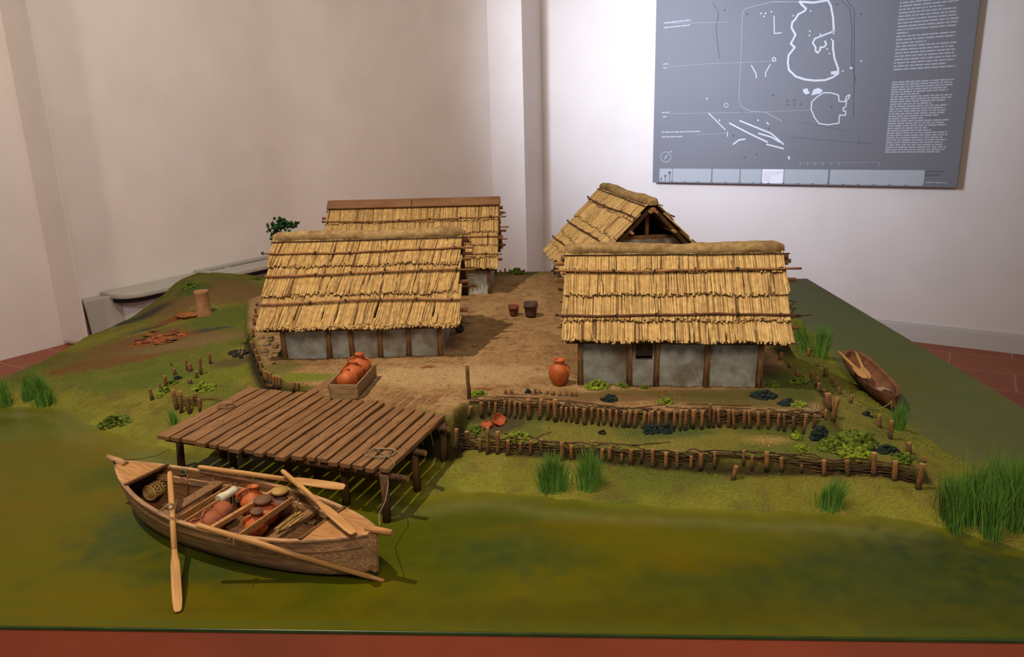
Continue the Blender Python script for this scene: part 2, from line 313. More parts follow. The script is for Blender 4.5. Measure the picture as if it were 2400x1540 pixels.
def grid_mesh(name, Z, keep, Cc, m, parent, smooth=True):
    ny, nx = Z.shape; idx = -np.ones(Z.shape, int); q = keep[:-1,:-1]|keep[1:,:-1]|keep[:-1,1:]|keep[1:,1:]
    vm = np.zeros(Z.shape, bool); vm[:-1,:-1] |= q; vm[1:,:-1] |= q; vm[:-1,1:] |= q; vm[1:,1:] |= q
    idx[vm] = np.arange(vm.sum()); V = np.c_[GX[vm], GY[vm], Z[vm]]
    j, i = np.nonzero(q); FF = np.c_[idx[j,i], idx[j,i+1], idx[j+1,i+1], idx[j+1,i]]
    V = V.tolist(); FF = FF.tolist(); cc = Cc[vm]
    left = [idx[jj,0] for jj in range(ny) if idx[jj,0] >= 0]
    if name == 'land':
        base = len(V); V += [[V[k][0], V[k][1], -.012] for k in left]; cc = np.vstack([cc, cc[left]])
        FF += [[left[k+1], left[k], base+k, base+k+1] for k in range(len(left)-1)]
    me = bpy.data.meshes.new(name); me.from_pydata(V, [], FF); me.update(); me.materials.append(m)
    at = me.attributes.new('Col', 'FLOAT_COLOR', 'POINT'); at.data.foreach_set('color', np.c_[cc, np.ones(len(cc))].ravel().astype(np.float32))
    me.polygons.foreach_set('use_smooth', [True]*len(me.polygons))
    o = bpy.data.objects.new(name, me); COL.objects.link(o); o.parent = parent; return o
board = empty('diorama_board', (0,0,0), 0, 'large square green-painted display board on a terracotta plinth carrying the whole village model', 'display board')
M_land = mat('ground_paint', (100,100,60), (52,46,24), 260, rough=1, bump=1.0, bscale=420, vcol=True, spec=.1)
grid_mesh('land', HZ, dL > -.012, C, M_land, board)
# painted water: broad brush tones, scum near the shore
wn = fbm(GX, GY, 4, 4, 41); wn2 = fbm(GX*.5, GY*1.3, 9, 4, 42); wn3 = fbm(GX*.35, GY*2, 30, 3, 43)
W = np.zeros(GX.shape+(3,))+cl((92,84,5)); W = blend(W, (60,70,12), sst((wn-.48)*6)*.85); W = blend(W, (100,82,4), sst((wn2-.5)*6)*.65); W = blend(W, (78,84,8), sst((wn3-.5)*5)*.35)
sh = np.exp(-np.clip(-dL-.0, 0, 1)/.03)*sst((wn2+.25)*1.4); W = blend(W, (124,122,44), sh*.75)
sh2 = np.exp(-((-dL-.05)/.02)**2)*sst((wn-.35)*4); W = blend(W, (124,124,84), sh2*.35*(GY < 1.6))
for (u, v, rx, ry, c, s) in [(330,1240,.08,.09,(48,66,34),.9),(480,1330,.12,.04,(46,62,30),.8),(1230,1290,.10,.05,(44,64,28),.7),(2150,1300,.15,.05,(52,64,36),.8),(2350,1370,.25,.10,(36,54,28),.9),(1850,1380,.25,.06,(54,66,22),.7),(1500,1440,.5,.03,(70,66,12),.7),(1600,1270,.18,.04,(96,92,18),.6),(60,1010,.12,.06,(88,94,34),.8),(2200,850,.35,.9,(82,88,52),.75),(2250,1000,.15,.2,(72,84,58),.5),(1950,740,.2,.5,(74,90,52),.6),(2120,880,.06,.12,(80,80,28),.6),(1250,1470,1.2,.008,(70,84,32),.5)]:
    W = blend(W, c, spotmask(u, v, 0, rx, ry, 0, .6, 1.2)*s)
W *= .86
M_water = mat('painted_water', (80,90,30), (78,76,6), 34, rough=.42, bump=.08, bscale=60, vcol=True, spec=.06)
grid_mesh('water_surface', np.zeros_like(GX), np.ones_like(GX, bool), W, M_water, board)
M_rim = mat('rim_green', (56,82,40), (44,66,34), 20, rough=.3, spec=.5); M_plinth = mat('terracotta_plinth', (186,98,72), (172,86,62), 6, rough=.75, bump=.15, bscale=30, c3=(164,92,72), s3=3)
b = MB(); b.box(((XL+XR)/2, (YF+YB)/2, -.0035), (XR-XL+.002, YB-YF+.002, .006)); b.build('board_slab', M_rim, board, .0015)
b = MB(); b.box(((XL+XR)/2, (YF+YB)/2, -.378), (XR-XL-.001, YB-YF-.001, .743)); b.build('plinth', M_plinth, board)

# ------------------------------------------------------------------ room
FZ = -.75
M_floor = bpy.data.materials.new('terracotta_floor'); M_floor.use_nodes = True; nt = M_floor.node_tree; bs = nt.nodes['Principled BSDF']; bs.inputs['Roughness'].default_value = .55
tc = nt.nodes.new('ShaderNodeTexCoord'); mp = nt.nodes.new('ShaderNodeMapping'); mp.inputs['Rotation'].default_value = (0,0,math.radians(28)); br = nt.nodes.new('ShaderNodeTexBrick')
nt.links.new(tc.outputs['Object'], mp.inputs[0]); nt.links.new(mp.outputs[0], br.inputs[0]); br.inputs['Scale'].default_value = 1; br.inputs['Brick Width'].default_value = .62; br.inputs['Row Height'].default_value = .31; br.inputs['Mortar Size'].default_value = .005
br.inputs['Color1'].default_value = lin((150,80,50)); br.inputs['Color2'].default_value = lin((138,70,44)); br.inputs['Mortar'].default_value = lin((168,112,84)); nt.links.new(br.outputs[0], bs.inputs['Base Color'])
b = MB(); b.box((0, 4, FZ-.05), (14, 14, .1)); struct(b.build('floor', M_floor))
dRw = _n(ray(-1430, 385)[:2])
pR = P(2250, 812, FZ)
def wall_xy(u, off=0.):
    """plan position on the right-hand wall seen at photo column u; off = distance in front of it"""
    n = np.array([-dRw[1], dRw[0]]); n = n if n[1] < 0 else -n; p0 = np.array(pR[:2])+n*off; r = ray(u, 300); r = r[:2]
    s = np.linalg.solve(np.array([r, -dRw]).T, p0); return r*s[0]
nR = np.array([-dRw[1], dRw[0]]); nR = nR if nR[1] < 0 else -nR
def wallbox(name, a, c, th, z0=FZ, z1=3.4, m=M_wallw, nrm=None):
    a = np.array(a); c = np.array(c); d = _n(c-a); n = np.array([-d[1], d[0]]) if nrm is None else np.array(nrm); q = [a, c, c-n*th, a-n*th]
    b = MB(); b.add([(*p, z) for z in (z0, z1) for p in q], [(0,1,2,3),(7,6,5,4),(0,4,5,1),(1,5,6,2),(2,6,7,3),(3,7,4,0)]); return struct(b.build(name, m))
wr1 = np.array(pR[:2])-dRw*3.0; wr0 = wall_xy(1273)
wallbox('wall_right', wr0+dRw*.1, wr1, .2, nrm=nR)
# pilaster: face from column 1150 to 1228, right flank to 1273
r1228 = _n(ray(1228, 300)[:2]); s = np.linalg.solve(np.array([r1228, -nR]).T, wr0); pc = r1228*s[0]
r1145 = _n(ray(1150, 300)[:2]); s = np.linalg.solve(np.array([r1145, -dRw]).T, pc); pl = r1145*s[0]
b = MB(); q = [pl, pc, wr0-nR*.1, pl-nR*(np.linalg.norm(wr0-pc)+.1)]
b.add([(*p, z) for z in (FZ, 3.4) for p in q], [(0,1,2,3),(7,6,5,4),(0,4,5,1),(1,5,6,2),(2,6,7,3),(3,7,4,0)]); struct(b.build('wall_back', M_wallw))
# baseboard on the right wall
a = wr0+nR*.0; b = MB(); n = nR*.02
for (z0, z1, k) in ((FZ, FZ+.10, 1.), (FZ+.10, FZ+.115, .5)):
    q = [a, wr1, wr1+n*k, a+n*k]; b.add([(*p, z) for z in (z0, z1) for p in q], [(0,1,2,3),(7,6,5,4),(0,4,5,1),(1,5,6,2),(2,6,7,3),(3,7,4,0)])
struct(b.build('baseboard_right', M_base))
# left: long wall and the projecting pillar
l0 = np.array(P(200,690,-.44)[:2]); l1 = np.array(P(640,599,-.44)[:2]); dLw = _n(l1-l0); nL = np.array([dLw[1], -dLw[0]])
wp = [l0-dLw*1.5]; k0 = l0+dLw*1.85; k1 = l0+dLw*2.9; k2 = pl+(pc-pl)*.3-nR*.06
for i in range(25):
    t = i/24; wp.append(k0*(1-t)**2+k1*2*t*(1-t)+k2*t*t)
b = MB(); m_ = len(wp); b.add([(*p, z) for z in (FZ, 3.4) for p in wp], [(i, i+1, m_+i+1, m_+i) for i in range(m_-1)], smooth=True)
tg_ = [_n(wp[min(i+1, m_-1)]-wp[max(i-1, 0)]) for i in range(m_)]; bk_ = [p-np.array([t_[1], -t_[0]])*.12 for p, t_ in zip(wp, tg_)]; b.add([(*p, z) for z in (FZ, 3.4) for p in bk_], [(i+1, i, m_+i, m_+i+1) for i in range(m_-1)])
struct(b.build('wall_left', M_wallw))
q = [tuple(P(-500,970,FZ)[:2]), tuple(P(110,803,FZ)[:2]), tuple(P(214,814,FZ)[:2])]
q2 = list(q)+[(q[2][0]-1.2, q[2][1]+1.1), (q[0][0]-1.6, q[0][1]+.4)]
b = MB(); n = len(q2); b.add([(*p, z) for z in (FZ, 3.4) for p in q2], [tuple(range(n))[::-1], tuple(range(n, 2*n))]+[(i, (i+1) % n, n+(i+1) % n, n+i) for i in range(n)]); struct(b.build('wall_front', M_wallw, bevel=.03))
# ------------------------------------------------------------------ cabinet along the left wall
cab = empty('radiator_cabinet', (l0[0], l0[1], FZ), math.atan2(dLw[1], dLw[0]), 'long low cream cabinet with rounded lid and black slot along the left wall', 'cabinet')
def rounded(s0, s1, t0, t1, r, n=10):
    pts = [(s1, -t0)]; 
    for i in range(n+1):
        a = math.pi*i/n/2; pts.append((s0+r-r*math.cos(a)*1.0, -(t1-r+r*math.sin(a))))
    pts.append((s1, -t1)); return [(s0, -t0)]+[p for p in pts[1:]]+[(s1, -t0)]
def prism(poly, z0, z1, name, m, parent, bevel=0):
    b = MB(); n = len(poly); b.add([(x, y, z) for z in (z0, z1) for x, y in poly], [tuple(range(n)), tuple(range(n, 2*n))[::-1]]+[(i, n+i, n+(i+1) % n, (i+1) % n) for i in range(n)])
    return b.build(name, m, parent, bevel)
Z = lambda z: z-.04-FZ
prism(rounded(.10, 1.8, .0, .31, .16), Z(-.443), Z(-.402), 'lid', M_grey, cab, .012)
prism(rounded(.12, 1.78, .0, .293, .15), Z(-.474), Z(-.443), 'slot', M_slot, cab)
prism([(-.1,-.0),(.34,-.0),(.34,-.12),(-.1,-.12)], 0, Z(-.425), 'side_panel', M_grey, cab, .004)
prism([(.14,-.0),(1.78,-.0),(1.78,-.24),(.30,-.24),(.2,-.16)], 0, Z(-.474), 'body', M_white, cab, .004)
prism([(.9,-.0),(1.8,-.0),(1.8,-.05),(.9,-.05)], Z(-.402), Z(-.385), 'back_rail', M_grey, cab, .003)
b = MB()
for i in range(3): b.box((1.02+i*.05, -.085, Z(-.401)), (.03, .012, .003))
b.box((1.49, -.085, Z(-.401)), (.6, .012, .003)); b.build('vent_line', M_slot, cab)
b = MB(); b.tube([(-.11,-.13,Z(-.41)), (-.10,-.135,Z(-.5)), (-.09,-.14,Z(-.7))], .007, 8); tag(b.build('gap_shade_strip', mat('gap_brown', (70,48,40), None)), 'thin brown shade strip for the shaded gap at the pillar edge beside the cream cabinet', 'gap_shade_strip')  # brown tube drawn in place of the shaded gap line beside the pillar
bpy.data.objects['gap_shade_strip'].location = cab.location; bpy.data.objects['gap_shade_strip'].rotation_euler = cab.rotation_euler

# ------------------------------------------------------------------ poster
def wpt(u, v, off):
    """point of the plane in front of the right wall seen at a photo pixel"""
    d = ray(u, v); n3 = Vector((nR[0], nR[1], 0)); p0 = Vector((*(np.array(pR[:2])+nR*off), 0)); t = (p0.dot(n3))/(d[0]*n3.x+d[1]*n3.y); return Vector((d[0]*t, d[1]*t, H+d[2]*t))
POFF = .045
pbl, pbr = wpt(1529, 431, POFF), wpt(2243, 437, POFF); zb = (pbl.z+pbr.z)/2
axp = Vector((-dRw[0], -dRw[1], 0)); axp = axp if axp.x > 0 else -axp
poster = empty('wall_poster', (pbl.x, pbl.y, zb), math.atan2(axp.y, axp.x), 'large grey archaeological map panel with white contour lines and text hanging on the right wall', 'poster')
PW = (pbr-pbl).to_2d().length
inv = Matrix.Translation((pbl.x, pbl.y, zb)) @ Matrix.Rotation(math.atan2(axp.y, axp.x), 4, 'Z'); inv = inv.inverted()
def L2(u, v):
    p = inv @ wpt(u, v, POFF); return (p.x, p.z)
b = MB(); b.box((PW/2, .011, .8), (PW, .022, 1.6)); b.build('panel', M_poster, poster, .002)
def strip(mb, pts, wd, closed=False, y=-.0012):
    if closed: pts = pts+[pts[0]]
    for (a, c) in zip(pts[:-1], pts[1:]):
        a = Vector(a); c = Vector(c); d = (c-a); 
        if d.length < 1e-5: continue
        d.normalize(); n = Vector((-d.y, d.x))*wd/2; e_ = d*wd*.3; q = [a-n-e_, c-n+e_, c+n+e_, a+n-e_]
        y -= .00004; mb.add([(p.x, y, p.y) for p in q], [(0,1,2,3)])
def poly(mb, pts, y=-.0012): mb.add([(p[0], y, p[1]) for p in pts], [tuple(range(len(pts)))])
def splitb(mb, name, m):
    for f in mb.f:
        q = MB(); q.add([mb.v[i] for i in f], [tuple(range(len(f)))]); q.build(name, m, poster)
ZP = lambda x, y: L2(1500+x/2.927, y/2.927)      # coordinates read off an enlarged crop
def line(name, pts, wd, m=M_pl, closed=False, y=-.0012):
    b = MB(); strip(b, [ZP(*p) for p in pts], wd, closed, y); return b.build(name, m, poster)
line('map_outline', [(1330,215),(1325,120),(1310,40),(1290,2),(1190,18),(1095,12),(1110,32),(1140,60),(1130,75),(1085,100),(1068,130),(1045,155),(1040,190),(1068,240),(1035,300),(1062,325),(1020,380),(1015,430),(1022,480),(1070,525),(1130,545),(1200,553),(1270,550),(1325,530),(1360,505),(1360,470),(1335,400),(1325,330),(1325,280)], .012)
line('map_outline', [(1335,212),(1200,265),(1186,295),(1205,325),(1205,350),(1220,362),(1235,345),(1238,325),(1265,322),(1278,305),(1270,282)], .010)
line('map_outline', [(1175,750),(1178,700),(1215,665),(1260,636),(1310,637),(1362,652),(1366,695),(1405,698),(1418,660),(1440,650),(1432,675),(1418,690),(1412,735),(1395,740),(1395,760),(1412,765),(1410,790),(1370,790),(1365,845),(1290,856),(1230,848),(1200,810)], .007, closed=True)
line('map_boundary', [(910,12),(1095,12),(900,14),(720,60),(708,85),(700,160),(695,380),(685,560),(680,690),(700,735),(760,762),(860,770),(975,830)], .004, M_plm)
for l in [[(470,775),(585,890)],[(615,845),(700,890),(800,940),(875,975)],[(685,828),(800,875),(900,915),(940,950),(985,990)],[(815,915),(900,940),(960,975)],[(870,990),(985,1020)],[(600,905),(600,935)],[(640,990),(680,960),(720,955)],[(765,450),(798,510),(798,535)],[(895,440),(862,500),(862,525)],[(920,110),(922,230),(970,225)]]:
    line('map_line', l, .009 if l[0][0] > 600 and l[0][1] > 800 else .006)
for l in [[(200,160),(600,152)],[(190,460),(430,440),(900,420)],[(200,780),(800,770),(1170,755)],[(390,925),(600,912)],[(1110,840),(1450,905)],[(1020,940),(1380,970),(1600,985)]]:
    line('leader_line', l, .0022, M_plm if l[0][0] < 1000 else M_pdk)
b = MB()
for q in [[(1310,490),(1360,485),(1362,510),(1310,512)],[(1175,655),(1190,615),(1225,602),(1255,620),(1240,640)],[(1120,612),(1150,605),(1155,625),(1170,635),(1140,650),(1118,632)],[(1440,460),(1462,460),(1462,474),(1440,474)],[(1012,1075),(1025,1070),(1030,1090),(1020,1097)],[(865,840),(875,838),(888,855),(880,858)]]: poly(b, [ZP(*p) for p in q])
for (x, y) in [(830,92),(850,112),(862,92),(902,80),(1052,108),(1170,75),(1165,215),(1163,243),(1238,235),(1330,230),(1315,270),(1285,335),(1300,367),(1392,488),(1518,417),(460,676),(810,825),(545,825)]:
    poly(b, [ZP(x+6*math.cos(k), y+6*math.sin(k)) for k in np.linspace(0, 5.3, 8)])
splitb(b, 'map_mark', M_pl)
b = MB()
for (x, y) in [(733,95),(580,70),(1515,95),(912,655),(1010,692),(1060,688),(1012,716),(1058,716),(1104,714),(1315,733),(700,772),(1500,982),(885,882),(1350,30),(640,930),(720,1080),(800,1060)]:
    poly(b, [ZP(x+6*math.cos(k), y+8*math.sin(k)) for k in np.linspace(0, 5.3, 7)])
splitb(b, 'map_dot', M_pdk)
line('map_contour', [(500,20),(540,90),(520,200),(545,400)], .003, M_pdk); line('map_contour', [(1380,5),(1440,60),(1455,200),(1450,420),(1480,560)], .003, M_pdk); line('map_contour', [(1420,5),(1470,70),(1470,250),(1465,800)], .003, M_pdk)
line('contour_ring', [(592+14*math.cos(k), 722+14*math.sin(k)) for k in np.linspace(0, 6.28, 14)], .003); line('contour_ring', [(920+12*math.cos(k), 408+12*math.sin(k)) for k in np.linspace(0, 6.28, 14)], .006)
cm = line('compass', [(178+35*math.cos(k), 1077+35*math.sin(k)) for k in np.linspace(0, 6.28, 26)], .006, M_plm)
b = MB(); poly(b, [ZP(165,1090),ZP(183,1062),ZP(192,1060),ZP(190,1070),ZP(172,1094)]); poly(b, [ZP(212+7*math.cos(k), 1040+7*math.sin(k)) for k in np.linspace(0, 5.3, 8)]); b.build('compass_needle', M_plm, cm)
b = MB(); strip(b, [ZP(1100,1118), ZP(1640,1114)], .002)
for x in (1100,1150,1204,1258,1312,1366,1640): strip(b, [ZP(x,1118), ZP(x-2,1138)], .004)
b.build('scale_bar', M_plm, poster)
def textrows(name, x0, z_top, rows, pitch, m=M_ptx, hgt=.0078, wmax=None):
    """rows of unreadable small print as word-long dashes, laid out in poster coordinates"""
    b = MB()
    for i, wr in enumerate(rows):
        x = x0; z = z_top-i*pitch; end = x0+wr
        while x < end:
            ww = min(random.uniform(.012, .05), end-x); b.add([(x,-.0013,z),(x+ww,-.0013,z),(x+ww,-.0013,z+hgt),(x,-.0013,z+hgt)], [(0,1,2,3)]); x += ww+.0045
    return b.build(name, m, poster)
tx0 = L2(2080, 300)[0]; ztop = L2(2110, 5)[1]; z1 = L2(2095, 165)[1]; z2a = L2(2092, 195)[1]; z2b = L2(2076, 358)[1]; fullw = L2(2235, 200)[0]-tx0
def rows(n, sh): return [fullw*random.uniform(.9, 1)*sh.get(i, 1) for i in range(n)]
n1_ = 27; n2_ = 30
textrows('text_block', tx0, ztop+.10, rows(n1_, {8:.75,15:.2,18:.5,25:.9}), (ztop+.10-z1)/(n1_-1))
textrows('text_block', tx0, z2a, rows(n2_, {3:.9,5:.5,9:.75,14:.85,15:.6,19:.7,20:.8}), (z2a-z2b)/(n2_-1))
for (x, y, n, wd) in [(165,163,2,.19),(160,445,1,.035),(160,472,1,.03),(150,778,1,.06),(155,806,1,.03),(148,912,1,.28),(150,944,1,.15)]:
    p = ZP(x, y); textrows('map_caption', p[0], p[1], [wd]*n, .03, M_ptx, .009)
p = ZP(1955, 1180); textrows('map_caption', p[0], p[1], [.10,.08], .02, M_pdk, .006); p = ZP(1960, 1255); textrows('map_caption', p[0], p[1], [.11], .02, M_pbox, .006)
zt, zbm = L2(1700, 396)[1], L2(1700, 428)[1]
for i, (xa, xb, m) in enumerate([(134,220,M_pbox),(224,490,M_pbox),(498,684,M_pbox),(690,834,M_pbox),(838,985,M_pboxw),(990,1292,M_pbox),(1303,1953,M_pbox)]):
    a, c = ZP(xa, 1200)[0], ZP(xb, 1200)[0]; r = .012; b = MB()
    pts = [(a,zt),(a,zbm+r),(a+r*.3,zbm+r*.3),(a+r,zbm),(c-r,zbm),(c-r*.3,zbm+r*.3),(c,zbm+r),(c,zt)]; poly(b, pts, -.0014); bx = b.build('timeline_box', m, poster)
    if i == 0:
        b = MB()
        for k, (x, h_) in enumerate([(148,.022),(174,.04),(203,.062)]):
            xx = ZP(x, 1200)[0]; strip(b, [(xx, zbm+.004), (xx, zbm+h_)], .004, y=-.0022); b.add([(xx+(.006+.002*k)*math.cos(q), -.0022, zbm+h_+(.006+.002*k)*math.sin(q)) for q in np.linspace(0, 5.5, 8)], [tuple(range(8))])
        b.build('figure_icon', M_pdk, bx)
    if i == 4:
        b = MB()
        for k, wd in enumerate([.15,.11,.05,.06,.05]):
            z = zt-.02-k*.013; b.add([(a+.008,-.0022,z),(a+.008+wd*.9,-.0022,z),(a+.008+wd*.9,-.0022,z+.003),(a+.008,-.0022,z+.003)], [(0,1,2,3)])
        b.build('box_text', M_ptx, bx)
    for x in {1:(310,400),2:(590,),3:(780,),4:(885,),5:(1090,1190),6:(1400,1505,1610,1720,1830)}.get(i, ()):
        b = MB(); xx = ZP(x, 1200)[0]; poly(b, [(xx-.010, zbm), (xx+.010, zbm), (xx, zbm+.006)], -.002); b.build('timeline_notch', M_pdk, bx)
# ------------------------------------------------------------------ huts
def make_hut(name, cx, cy, ang, Lr, wd, ze, zr, label, tiers, laths, N=150, skew=0., skj=.006, posts_front=(), wall=(-.18,.18), wf=.03, cap='clay', shutter=None, lathcols=(0,0,0), purl=(.25,.6,.95), g=.09, beam=None, ext=.02, reedr=.0017, openfar=True):
    """local frame: x along the ridge, front slope towards -y, z=0 on the soil"""
    root = empty(name, (cx, cy, g-.001), ang, label, 'hut', 'thatched huts of the model village')
    zr -= g; ze -= g; SL = math.hypot(wd, zr-ze); dz = (zr-ze)/SL; dy = wd/SL; nz, ny = dy, dz
    def S(x, s, up=0., side=-1): return Vector((x, side*(dy*s*SL+ny*up), zr-dz*s*SL+nz*up))
    x0, x1 = -Lr/2, Lr/2
    for side in (-1, 1):
        b = MB(); q = [S(x, s, u, side) for x in (x0+.006, x1-.006) for s in (0, .97) for u in (-.016, -.006)]
        b.add(q, [(0,1,3,2),(4,6,7,5),(0,4,5,1),(2,3,7,6),(0,2,6,4),(1,5,7,3)]); b.build('roof_boarding', M_under, root)
        prev = 0.
        for k, s1 in enumerate(tiers):
            b = MB(); s0 = max(0, prev-.09); top = .003 if k == 0 else -.0005
            for layer in (0, 1):
                nn = int(N*1.2) if side < 0 else int(N*.8)
                for i in range(nn):
                    x = x0+(i+random.random())*(Lr/nn); sk = (skew+random.gauss(0, skj))*(s1-s0)*2
                    e = s1+random.uniform(-.02, .015)+(layer-1)*.012+.008*math.sin(x*40+k*2); lo = .0052+layer*.0014+random.uniform(-.0008, .0012)
                    xe = min(max(x+sk, x0-.004), x1+.006); r = reedr*random.uniform(.75, 1.25)
                    b.bar(S(x, s0, top+layer*.001, side), S(xe, e, lo, side), r*1.6, r*1.6, (1, 0, 1), tint=1. if random.random() < .08 else max(0, min(.9, abs(random.gauss(0, .34)))))
                    if random.random() < .55: b.bar(S(xe, e, lo, side), S(xe, e+.004, lo-.0002, side), r*1.65, r*1.65, (1,0,1), mi=1)
            b.build('thatch_tier', [M_thatch, M_thatch2], root); prev = s1
        for k, s in enumerate(laths):
            b = MB(); m = [M_pole, M_poled][lathcols[k]]; e0, e1 = ext*random.uniform(.3, 1.3), ext*random.uniform(.6, 1.6); b_ = []
            for i in range(13):
                t = i/12; b_.append(S(x0-e0+(Lr+e0+e1)*t, s+.012*math.sin(t*5+k)+random.uniform(-.004, .004), .0098, side))
            b.tube(b_, .0026, 7); lath = b.build('batten', m, root)
            for t in (.04,.22,.4,.6,.78,.95):
                c = b_[int(round(t*12))]; kb = MB(); kb.blob(c+Vector((0,0,.0005)), (.0048,.0036,.004), 1, .35); kb.blob(c+Vector((random.uniform(-.004,.004),-.002*(-side)*-1,.002)), .0024, 1, .3); kb.build('binding', M_knot, lath)
        for s in purl:
            b = MB(); b.tube([S(x0-ext*random.uniform(.5,1.2), s+.02, -.014, side), S(x1+ext*random.uniform(.5,1.2), s+.02, -.014, side)], .0045, 8, capmi=1, wob=.05); b.build('purlin', [M_pole, M_cut], root)
    b = MB(); b.tube([(x0-.012, 0, zr-.022), (x1+.014, 0, zr-.022)], .006, 8, capmi=1); b.build('ridge_pole', [M_pole, M_cut], root)
    if cap == 'clay':
        b = MB(); n = 40; prof = 12; vs = []
        for i in range(n+1):
            t = i/n; x = x0-.004+(Lr+.008)*t; k = 1-.45*max(0, abs(t-.5)*2-.94)/.06; zz = .002*math.sin(t*9)+random.uniform(-.0008, .0008)
            for j in range(prof):
                a = math.pi*(-.18+1.36*j/(prof-1)); r = (.0160+.0028*mnoise.noise(Vector((x*28, j*.5, 3)))+.0012*mnoise.noise(Vector((x*110, j*1.3, 7))))*k; vs.append((x, -math.cos(a)*r*1.28, zr-.006+math.sin(a)**.8*r*.92+zz if math.sin(a) > 0 else zr-.006+math.sin(a)*r+zz))
        fs = [(i*prof+j, (i+1)*prof+j, (i+1)*prof+j+1, i*prof+j+1) for i in range(n) for j in range(prof-1)]
        b.add(vs, fs, smooth=True); b.add([vs[j] for j in range(prof)], [tuple(range(prof))]); b.add([vs[n*prof+j] for j in range(prof)], [tuple(range(prof))[::-1]])
        b.build('ridge_cap', M_cap, root)
        b = MB()
        for side in (-1, 1): b.tube(wavy((x0-.004, side*.024, zr-.013), (x1+.012, side*.024, zr-.012), 12, .0008), .0014, 6)
        b.build('ridge_cord', M_knot, root)
    else:
        for (a, c) in ((x0-.004, -.005), (-.003, x1+.006)):
            for side in (-1, 1):
                b = MB(); q = [S(x, s, u, side) for x in (a, c) for s in (-.02, .10) for u in (.010, .016)]
                b.add(q, [(0,1,3,2),(4,6,7,5),(0,4,5,1),(2,3,7,6),(0,2,6,4),(1,5,7,3)]); b.build('ridge_board', M_board, root, .001)
    # walls
    yf = -(wd-wf); yb = wd-wf; hw = ze+(zr-ze)*(wf/wd)-.012; xa, xb = wall; th = .01
    pf = sorted(posts_front); bounds = [xa]+[p for p in pf if xa+.01 < p < xb-.01]+[xb]
    for i, (a, c) in enumerate(zip(bounds[:-1], bounds[1:])):
        if shutter and abs((a+c)/2-shutter) < .03:
            for (z0, z1) in ((-.008, hw*.50), (hw*.93, hw)):
                b = MB(); b.box(((a+c)/2, yf+th/2, (z0+z1)/2), (c-a, th, z1-z0)); b.build('wall_panel', M_daub, root)
            for (p, q) in ((a, a+.012), (c-.009, c)):
                b = MB(); b.box(((p+q)/2, yf+th/2, hw*.71), (q-p, th, hw*.44)); b.build('wall_panel', M_daub, root)
            sb = MB(); sb.box(((a+c)/2+.002, yf-.005, hw*.80), (c-a-.021, .003, hw*.40), Matrix.Rotation(.16, 3, 'X')); sb.tube([(a+.01, yf-.008, hw*.60), (c-.008, yf-.008, hw*.60)], .0015, 6)
            sb.build('window_flap', mat('flap_hide', (74,58,44), (54,42,34), 60, rough=.9), root)
        else:
            b = MB(); b.box(((a+c)/2, yf+th/2, hw/2-.004), (c-a, th, hw+.008)); b.build('wall_panel', M_daub, root)
    b = MB(); b.box(((xa+xb)/2, yb-th/2, hw/2-.004), (xb-xa, th, hw+.008)); b.build('wall_panel', M_daub, root)
    for x in (xa+th/2, xb-th/2):
        b = MB(); b.box((x, 0, hw/2-.004), (th, yb-yf-2*th, hw+.008)); b.build('wall_panel', M_daub, root)
    b = MB(); xg = xa if openfar else xb
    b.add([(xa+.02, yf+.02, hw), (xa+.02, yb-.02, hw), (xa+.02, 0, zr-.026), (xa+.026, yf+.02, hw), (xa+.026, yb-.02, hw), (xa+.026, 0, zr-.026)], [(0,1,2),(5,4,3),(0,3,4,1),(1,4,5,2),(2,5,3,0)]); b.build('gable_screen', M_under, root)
    for x in sorted(set(list(pf)+[xa, xb])):
        if x in (xa, xb) and x not in pf and any(abs(x-p) < .02 for p in pf): continue
        b = MB(); b.tube([(x, yf-.002, -.01), (x+random.uniform(-.002, .002), yf-.003, hw*.5), (x+random.uniform(-.003, .003), yf-.002, hw+.004)], [.0070, .0058, .0054], 9, wob=.08, tint=random.random()*.3); b.build('post', M_post, root)
    for x in (xa, xb):
        b = MB(); b.tube([(x, yb, -.01), (x, yb, hw+.004)], .0072, 9, wob=.08); b.build('post', M_post, root)
        hb_ = beam or hw; yy = yb if not beam else wd*(zr-.012-beam)/(zr-ze)-.006
        if beam:
            y0_ = yf+.01; b = MB(); b.add([(x+e, y_, z_) for e in (-.004, .004) for (y_, z_) in ((y0_, hw-.002), (-y0_, hw-.002), (yy-.004, beam-.004), (-yy+.004, beam-.004))], [(0,1,2,3),(7,6,5,4),(0,4,5,1),(1,5,6,2),(2,6,7,3),(3,7,4,0)]); b.build('gable_panel', M_daub, root)
        b = MB(); b.tube([(x, -yy, hb_-.004), (x, yy, hb_-.004)], .0065, 9); b.build('tie_beam', M_post, root)
        b = MB(); b.tube([(x, 0, hb_-.004), (x, 0, zr-.02)], .0062, 9); b.build('king_post', M_post, root)
    return root
hutA = make_hut('reed_hut', .242, 1.57, -.068, .443, .156, .187, .354, 'front right reed-thatched hut with grey daub wall and small flap window', (.28,.53,.79,1.0), (.28,.74), 150, 0, .004,
    posts_front=(-.188,-.088,-.035,.063,.166), wall=(-.188,.170), wf=.026, shutter=-.061, lathcols=(0,1), purl=(.12,.3,.78), reedr=.0019)
hutB = make_hut('reed_hut', -.462, 1.817, .048, .466, .19, .166, .362, 'front left reed-thatched hut with slanting reeds above the jar crate', (.36,.66,.98,1.0), (.22,.45,.74), 175, -.02, .009,
    posts_front=(-.187,-.082,-.028,.038,.105,.18), wall=(-.190,.183), wf=.03, purl=(.25,.49,.78), reedr=.0016)
